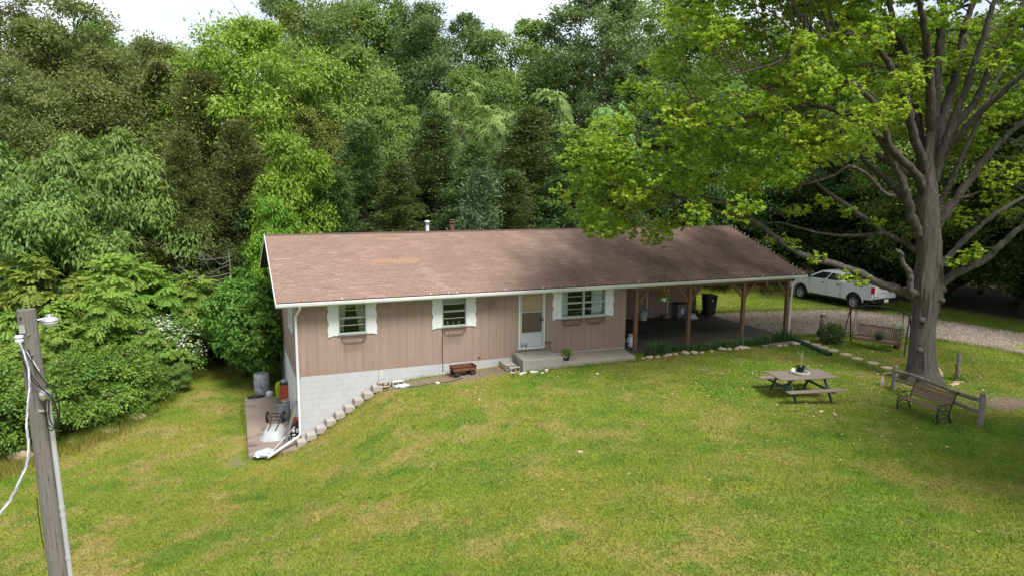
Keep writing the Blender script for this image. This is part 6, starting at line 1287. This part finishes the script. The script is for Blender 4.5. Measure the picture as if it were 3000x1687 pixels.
# bare dead branches
e = empty('dead_branches', (*spot(560 * V_, 33.5), gz(*spot(560 * V_, 33.5))), 0, 'bare grey dead branches of a leaning snag in the left wood', 'branches')
rn = random.Random(6); m = MB(); m.tube(bez([(0, 0, -.2), (.1, 0, 2.0), (.25, 0, 4.0), (.2, .1, 5.5)], 12), [.07, .07, .065, .06, .06, .055, .05, .05, .045, .04, .035, .03, .02], 7, jit=.08, rnd=rn); m.build('trunk', GREYWV, e)
for i in range(16):
    z = 2.2 + i * .2; L = rn.uniform(1.4, 2.8); a = rn.uniform(2.2, 4.2) if i % 4 else rn.uniform(-.8, .8); dv = RH * math.cos(a) * 1.0 + FRONT * abs(math.sin(a)) * .6
    q = [Vector((.2, 0, z)), Vector((.2, 0, z - .15)) + dv * L * .4, Vector((.2, 0, z - .1 + rn.uniform(-.2, .3))) + dv * L * .75, Vector((.2, 0, z + rn.uniform(-.1, .6))) + dv * L]
    m = MB().tube(bez(q, 9), [.018, .017, .016, .015, .013, .011, .009, .008, .006, .005], 5, cap=False)
    for k in range(5): b = q[2].lerp(q[3], rn.random()); m.tube([b, b + dv * .3 + Vector((rn.gauss(0, .2), rn.gauss(0, .2), rn.gauss(.1, .25)))], [.008, .003], 4, cap=False)
    m.build('branch', GREYWV, e)
m = MB().tube(bez([(.2, 0, 1.9), tuple(Vector((0, 0, 1.35)) - RH * 1.2 + FRONT * .5), tuple(Vector((0, 0, 1.25)) - RH * 2.2 + FRONT * .7), tuple(Vector((0, 0, 1.9)) - RH * 3.0 + FRONT * .7)], 12), .022, 6).build('branch', GREYWV, e)

# iris bed along the carport
IRIS = leaf_mat('iris_leaf', (.022, .055, .018), (.06, .11, .036), trans=.25)
def iris_mesh(seed):
    g = np.random.default_rng(seed); V, F, T = [], [], []
    for k in range(70):
        a = g.uniform(0, 6.28); b = np.array([g.normal(0, .13), g.normal(0, .1), 0]); L = g.uniform(.35, .7); d = np.array([math.cos(a), math.sin(a), 0]); lean = g.uniform(.15, .75); s = np.array([-d[1], d[0], 0]); w = g.uniform(.012, .02); n0 = len(V)
        for j in range(5):
            t = j / 4; c = b + d * (lean * L * t ** 1.8) + np.array([0, 0, L * t * (1 - .35 * lean * t ** 2)]); ww = w * (1 - t ** 2 * .95); V += [c - s * ww, c + s * ww]; T += [g.random() * .4 + .6 * t] * 2
        F += [(n0 + 2 * j, n0 + 2 * j + 1, n0 + 2 * j + 3, n0 + 2 * j + 2) for j in range(4)]
    me = np_mesh('leaves', np.array(V), np.array(F)); at = me.attributes.new('tint', 'FLOAT', 'POINT'); at.data.foreach_set('value', np.array(T, np.float32)); me.materials.append(IRIS); return me
IM = [iris_mesh(i) for i in range(3)]
ROOT = MB().lathe([(.12, -.05), (.1, .02), (.02, .04)], 8).mesh('rootstock'); ROOT.materials.append(SOIL)
k = 0
for x in np.arange(12.95, 20.2, .34):
    e = empty('iris_clump', (float(x), -.82 + trg.uniform(-.16, .16), gz(x, -.8)), trg.uniform(0, 6), f'clump of sword-leaved iris along the carport, {ORD[k]} from the walkway slab', 'plant', 'iris clumps along the carport'); s = trg.uniform(.7, 1.0) * (1.15 if k < 3 or k > 18 else .85); e.scale = (s, s, s); link('leaves', IM[k % 3], e); link('rootstock', ROOT, e); k += 1

# ================================================================ grass blades
def blade_mat():
    m, nt, n, l, b = nodes('grass_blade'); gn = n.new('ShaderNodeGroup'); gn.node_tree = LAWN
    at = n.new('ShaderNodeAttribute'); at.attribute_name = 'tint'
    c = mix(nt, at.outputs['Fac'], (.62, .62, .56), (1.32, 1.32, 1.25)); c = mix(nt, 1.0, gn.outputs[0], c, 'MULTIPLY')
    l.new(c, b.inputs['Base Color']); b.inputs['Roughness'].default_value = .6; b.inputs['Specular IOR Level'].default_value = .25
    t = n.new('ShaderNodeBsdfTranslucent'); l.new(c, t.inputs[0]); x = n.new('ShaderNodeMixShader'); x.inputs[0].default_value = .3; l.new(b.outputs[0], x.inputs[1]); l.new(t.outputs[0], x.inputs[2]); l.new(x.outputs[0], n['Material Output'].inputs[0]); return m
BLADE = blade_mat()
def blades(name, x, y, hmin, hmax, w, g, lean=.55):
    n = len(x); z = ground(x, y) - .004; h = g.uniform(hmin, hmax, n); a = g.uniform(0, 2 * np.pi, n); ww = w * g.uniform(.7, 1.3, n); la = g.uniform(0, 2 * np.pi, n); ll = h * g.uniform(.1, lean * 2, n)
    B = np.stack([x, y, z], -1); S = np.stack([np.cos(a), np.sin(a), 0 * a], -1) * ww[:, None]; T = B + np.stack([np.cos(la) * ll, np.sin(la) * ll, h], -1)
    V = np.stack([B - S, B + S, T], 1).reshape(-1, 3); me = np_mesh(name, V, np.arange(3 * n).reshape(-1, 3), False)
    at_ = me.attributes.new('tint', 'FLOAT', 'POINT'); at_.data.foreach_set('value', np.repeat(g.random(n), 3).astype(np.float32)); me.materials.append(BLADE); return tag(link(name, me), kind='stuff')
g = np.random.default_rng(9); N0 = 2600000
x = g.uniform(-12, 34, N0); y = g.uniform(-17, 12, N0)
dist = (x - CAM[0]) * FH.x + (y - CAM[1]) * FH.y; lat = (x - CAM[0]) * RH.x + (y - CAM[1]) * RH.y
keep = g.random(N0) < np.clip((15 / np.maximum(dist, 8)) ** 1.3, 0, 1) * .85
keep &= (np.abs(lat) < dist * .9 + 2) & (dist > 8.5)            # nothing is planted far outside what the place shows
keep &= ~((x > -.05) & (x < 12.45) & (y > -.05)) & ~((x > 12.3) & (x < 20.35) & (y > -.9) & (y < 9.4)) & ~((x > 8.9) & (x < 12.2) & (y > -1.35) & (y < 0)) & ~((x > 7.4) & (x < 9.1) & (y > -1.28) & (y < 0)) & ~((x > -1.68) & (x < 0) & (y > -.58) & (y < 5.9))
x, y = x[keep], y[keep]
keep = ~in_drive(x, y) & (wood_side(x, y) < .6) & (g.random(len(x)) > dirt_amount(x, y) * 1.35); x, y = x[keep], y[keep]
GN = len(x); blades('lawn_grass', x, y, .02, .06, .011, g, .7)
# rough grass along the wood's edge, tufts along kerbs and posts
n = 26000; t = g.uniform(-11.5, -3.4, n); ey = np.interp(t, [q[0] for q in EDGE], [q[1] for q in EDGE]); yy = ey + g.normal(-.3, .45, n); xx = t + g.normal(0, .3, n)
n2 = 9000; xx2 = g.uniform(21, 36, n2); yy2 = np.interp(xx2, [q[0] for q in EDGE], [q[1] for q in EDGE]) + g.normal(0, .5, n2)
blades('rough_grass', np.concatenate([xx, xx2]), np.concatenate([yy, yy2]), .1, .38, .009, g, .35)

# longer unmown grass hugging walls, posts, trunk and steps
px, py = [], []
def fringe(x0, y0, x1, y1, n, w=.06):
    t = g.random(n); px.append(x0 + (x1 - x0) * t + g.normal(0, w, n)); py.append(y0 + (y1 - y0) * t + g.normal(0, w, n))
fringe(7.5, -1.32, 9.0, -1.36, 260); fringe(9.1, -1.36, 12.0, -1.45, 420); fringe(2.9, -.1, 4.8, -.08, 160, .05); fringe(-1.78, -.5, -1.72, 5.8, 380); fringe(-1.6, -.68, -.3, -.72, 300, .08); fringe(-.1, -.62, 2.9, -.62, 420, .08)
for (cx, cy, r_, n_) in ((18.68, -7, .14, 160), (17.98, -10.43, .16, 220), (21.87, -6.95, .15, 200), (22.05, -.58, .15, 160), (17.2, -8.5, .3, 160), (17.1, -9.85, .3, 200), (14.4, -6.0, .3, 120), (15.8, -7.1, .3, 120), (-4.39, -12.06, .25, 200), (21.5, -2.2, .3, 160), (22.8, -4.2, .3, 120)):
    a = g.uniform(0, 6.28, n_); q = r_ + np.abs(g.normal(0, .08, n_)); px.append(cx + q * np.cos(a)); py.append(cy + q * np.sin(a))
a = g.uniform(0, 6.28, 700); q = .55 + np.abs(g.normal(0, .12, 700)); px.append(20.35 + q * np.cos(a)); py.append(-6.75 + q * np.sin(a))
for E_ in (fe, ne):
    for i in range(n_edge := len(E_) - 1):
        if E_[i].x < 34: fringe(E_[i].x, E_[i].y, E_[i + 1].x, E_[i + 1].y, 60, .16)
blades('unmown_grass', np.concatenate(px), np.concatenate(py), .05, .17, .008, g, .4)

# loose gravel on the drive, bare strip and worn patch
def gravel_mat():
    m, nt, n, l, b = nodes('gravel_stone'); at = n.new('ShaderNodeAttribute'); at.attribute_name = 'tint'
    l.new(mix(nt, at.outputs['Fac'], (.10, .078, .058), (.46, .40, .33)), b.inputs['Base Color']); b.inputs['Roughness'].default_value = .95; return m
def stones(name, x, y, s0, s1, lift):
    n = len(x); z = ground(x, y) + lift; s = g.uniform(s0, s1, n)[:, None]; C = np.stack([x, y, z], -1); a = g.uniform(0, 6.28, n); u = np.stack([np.cos(a), np.sin(a), 0 * a], -1); v = np.stack([-np.sin(a), np.cos(a), 0 * a], -1); w = np.array([0, 0, 1.0])
    r = lambda: g.uniform(.6, 1.2, n)[:, None]
    V = np.stack([C + u * s * r(), C + v * s * r(), C - u * s * r(), C - v * s * r(), C + w * s * .7 * r(), C - w * s * .5], 1).reshape(-1, 3)
    T = np.array([[0, 1, 4], [1, 2, 4], [2, 3, 4], [3, 0, 4], [1, 0, 5], [2, 1, 5], [3, 2, 5], [0, 3, 5]]); me = np_mesh(name, V, (np.arange(n)[:, None, None] * 6 + T[None]).reshape(-1, 3), False)
    at_ = me.attributes.new('tint', 'FLOAT', 'POINT'); at_.data.foreach_set('value', np.repeat(g.random(n) ** 1.3, 6).astype(np.float32)); me.materials.append(gravel_mat()); tag(link(name, me), kind='stuff')
x = g.uniform(20, 35, 60000); y = g.uniform(-14, 6, 60000); k = in_drive(x, y); x, y = x[k][:16000], y[k][:16000]
stones('loose_gravel', x, y, .018, .05, .016)
x = g.uniform(2.5, 24, 90000); y = g.uniform(-11, 0, 90000); k = g.random(90000) < dirt_amount(x, y) ** 1.5 * .5; k &= ~((x > 7.4) & (y > -1.4)); stones('loose_pebbles', x[k], y[k], .008, .026, .0)
# fallen leaves: under the oak, on the roof's right half
n = 1500; x = g.normal(17.5, 5, n); y = g.normal(-5, 3.2, n); k = (y < -1.5) & ~in_drive(x, y) & (x > 5); x, y = x[k], y[k]; n = len(x)
LITTER = leaf_mat('dry_leaf', (.16, .10, .05), (.36, .27, .14), trans=.1)
P = np.stack([x, y, ground(x, y) + .035], -1); xr = g.uniform(9, 20.5, 220); yr = g.uniform(-.45, 4.4, 220); P = np.concatenate([P, np.stack([xr, yr, EZ + (yr - EY) * KS + .016], -1)]); n = len(P)
tag(link('leaf_litter', leaf_mesh('leaf_litter', P, unit(g.normal(size=(n, 3)) * np.array([1, 1, .15])), unit(g.normal(size=(n, 3)) * .3 + np.array([0, 0, 1])), g.uniform(.05, .11, n), g.uniform(.03, .06, n), g.random(n), LITTER)), kind='stuff')
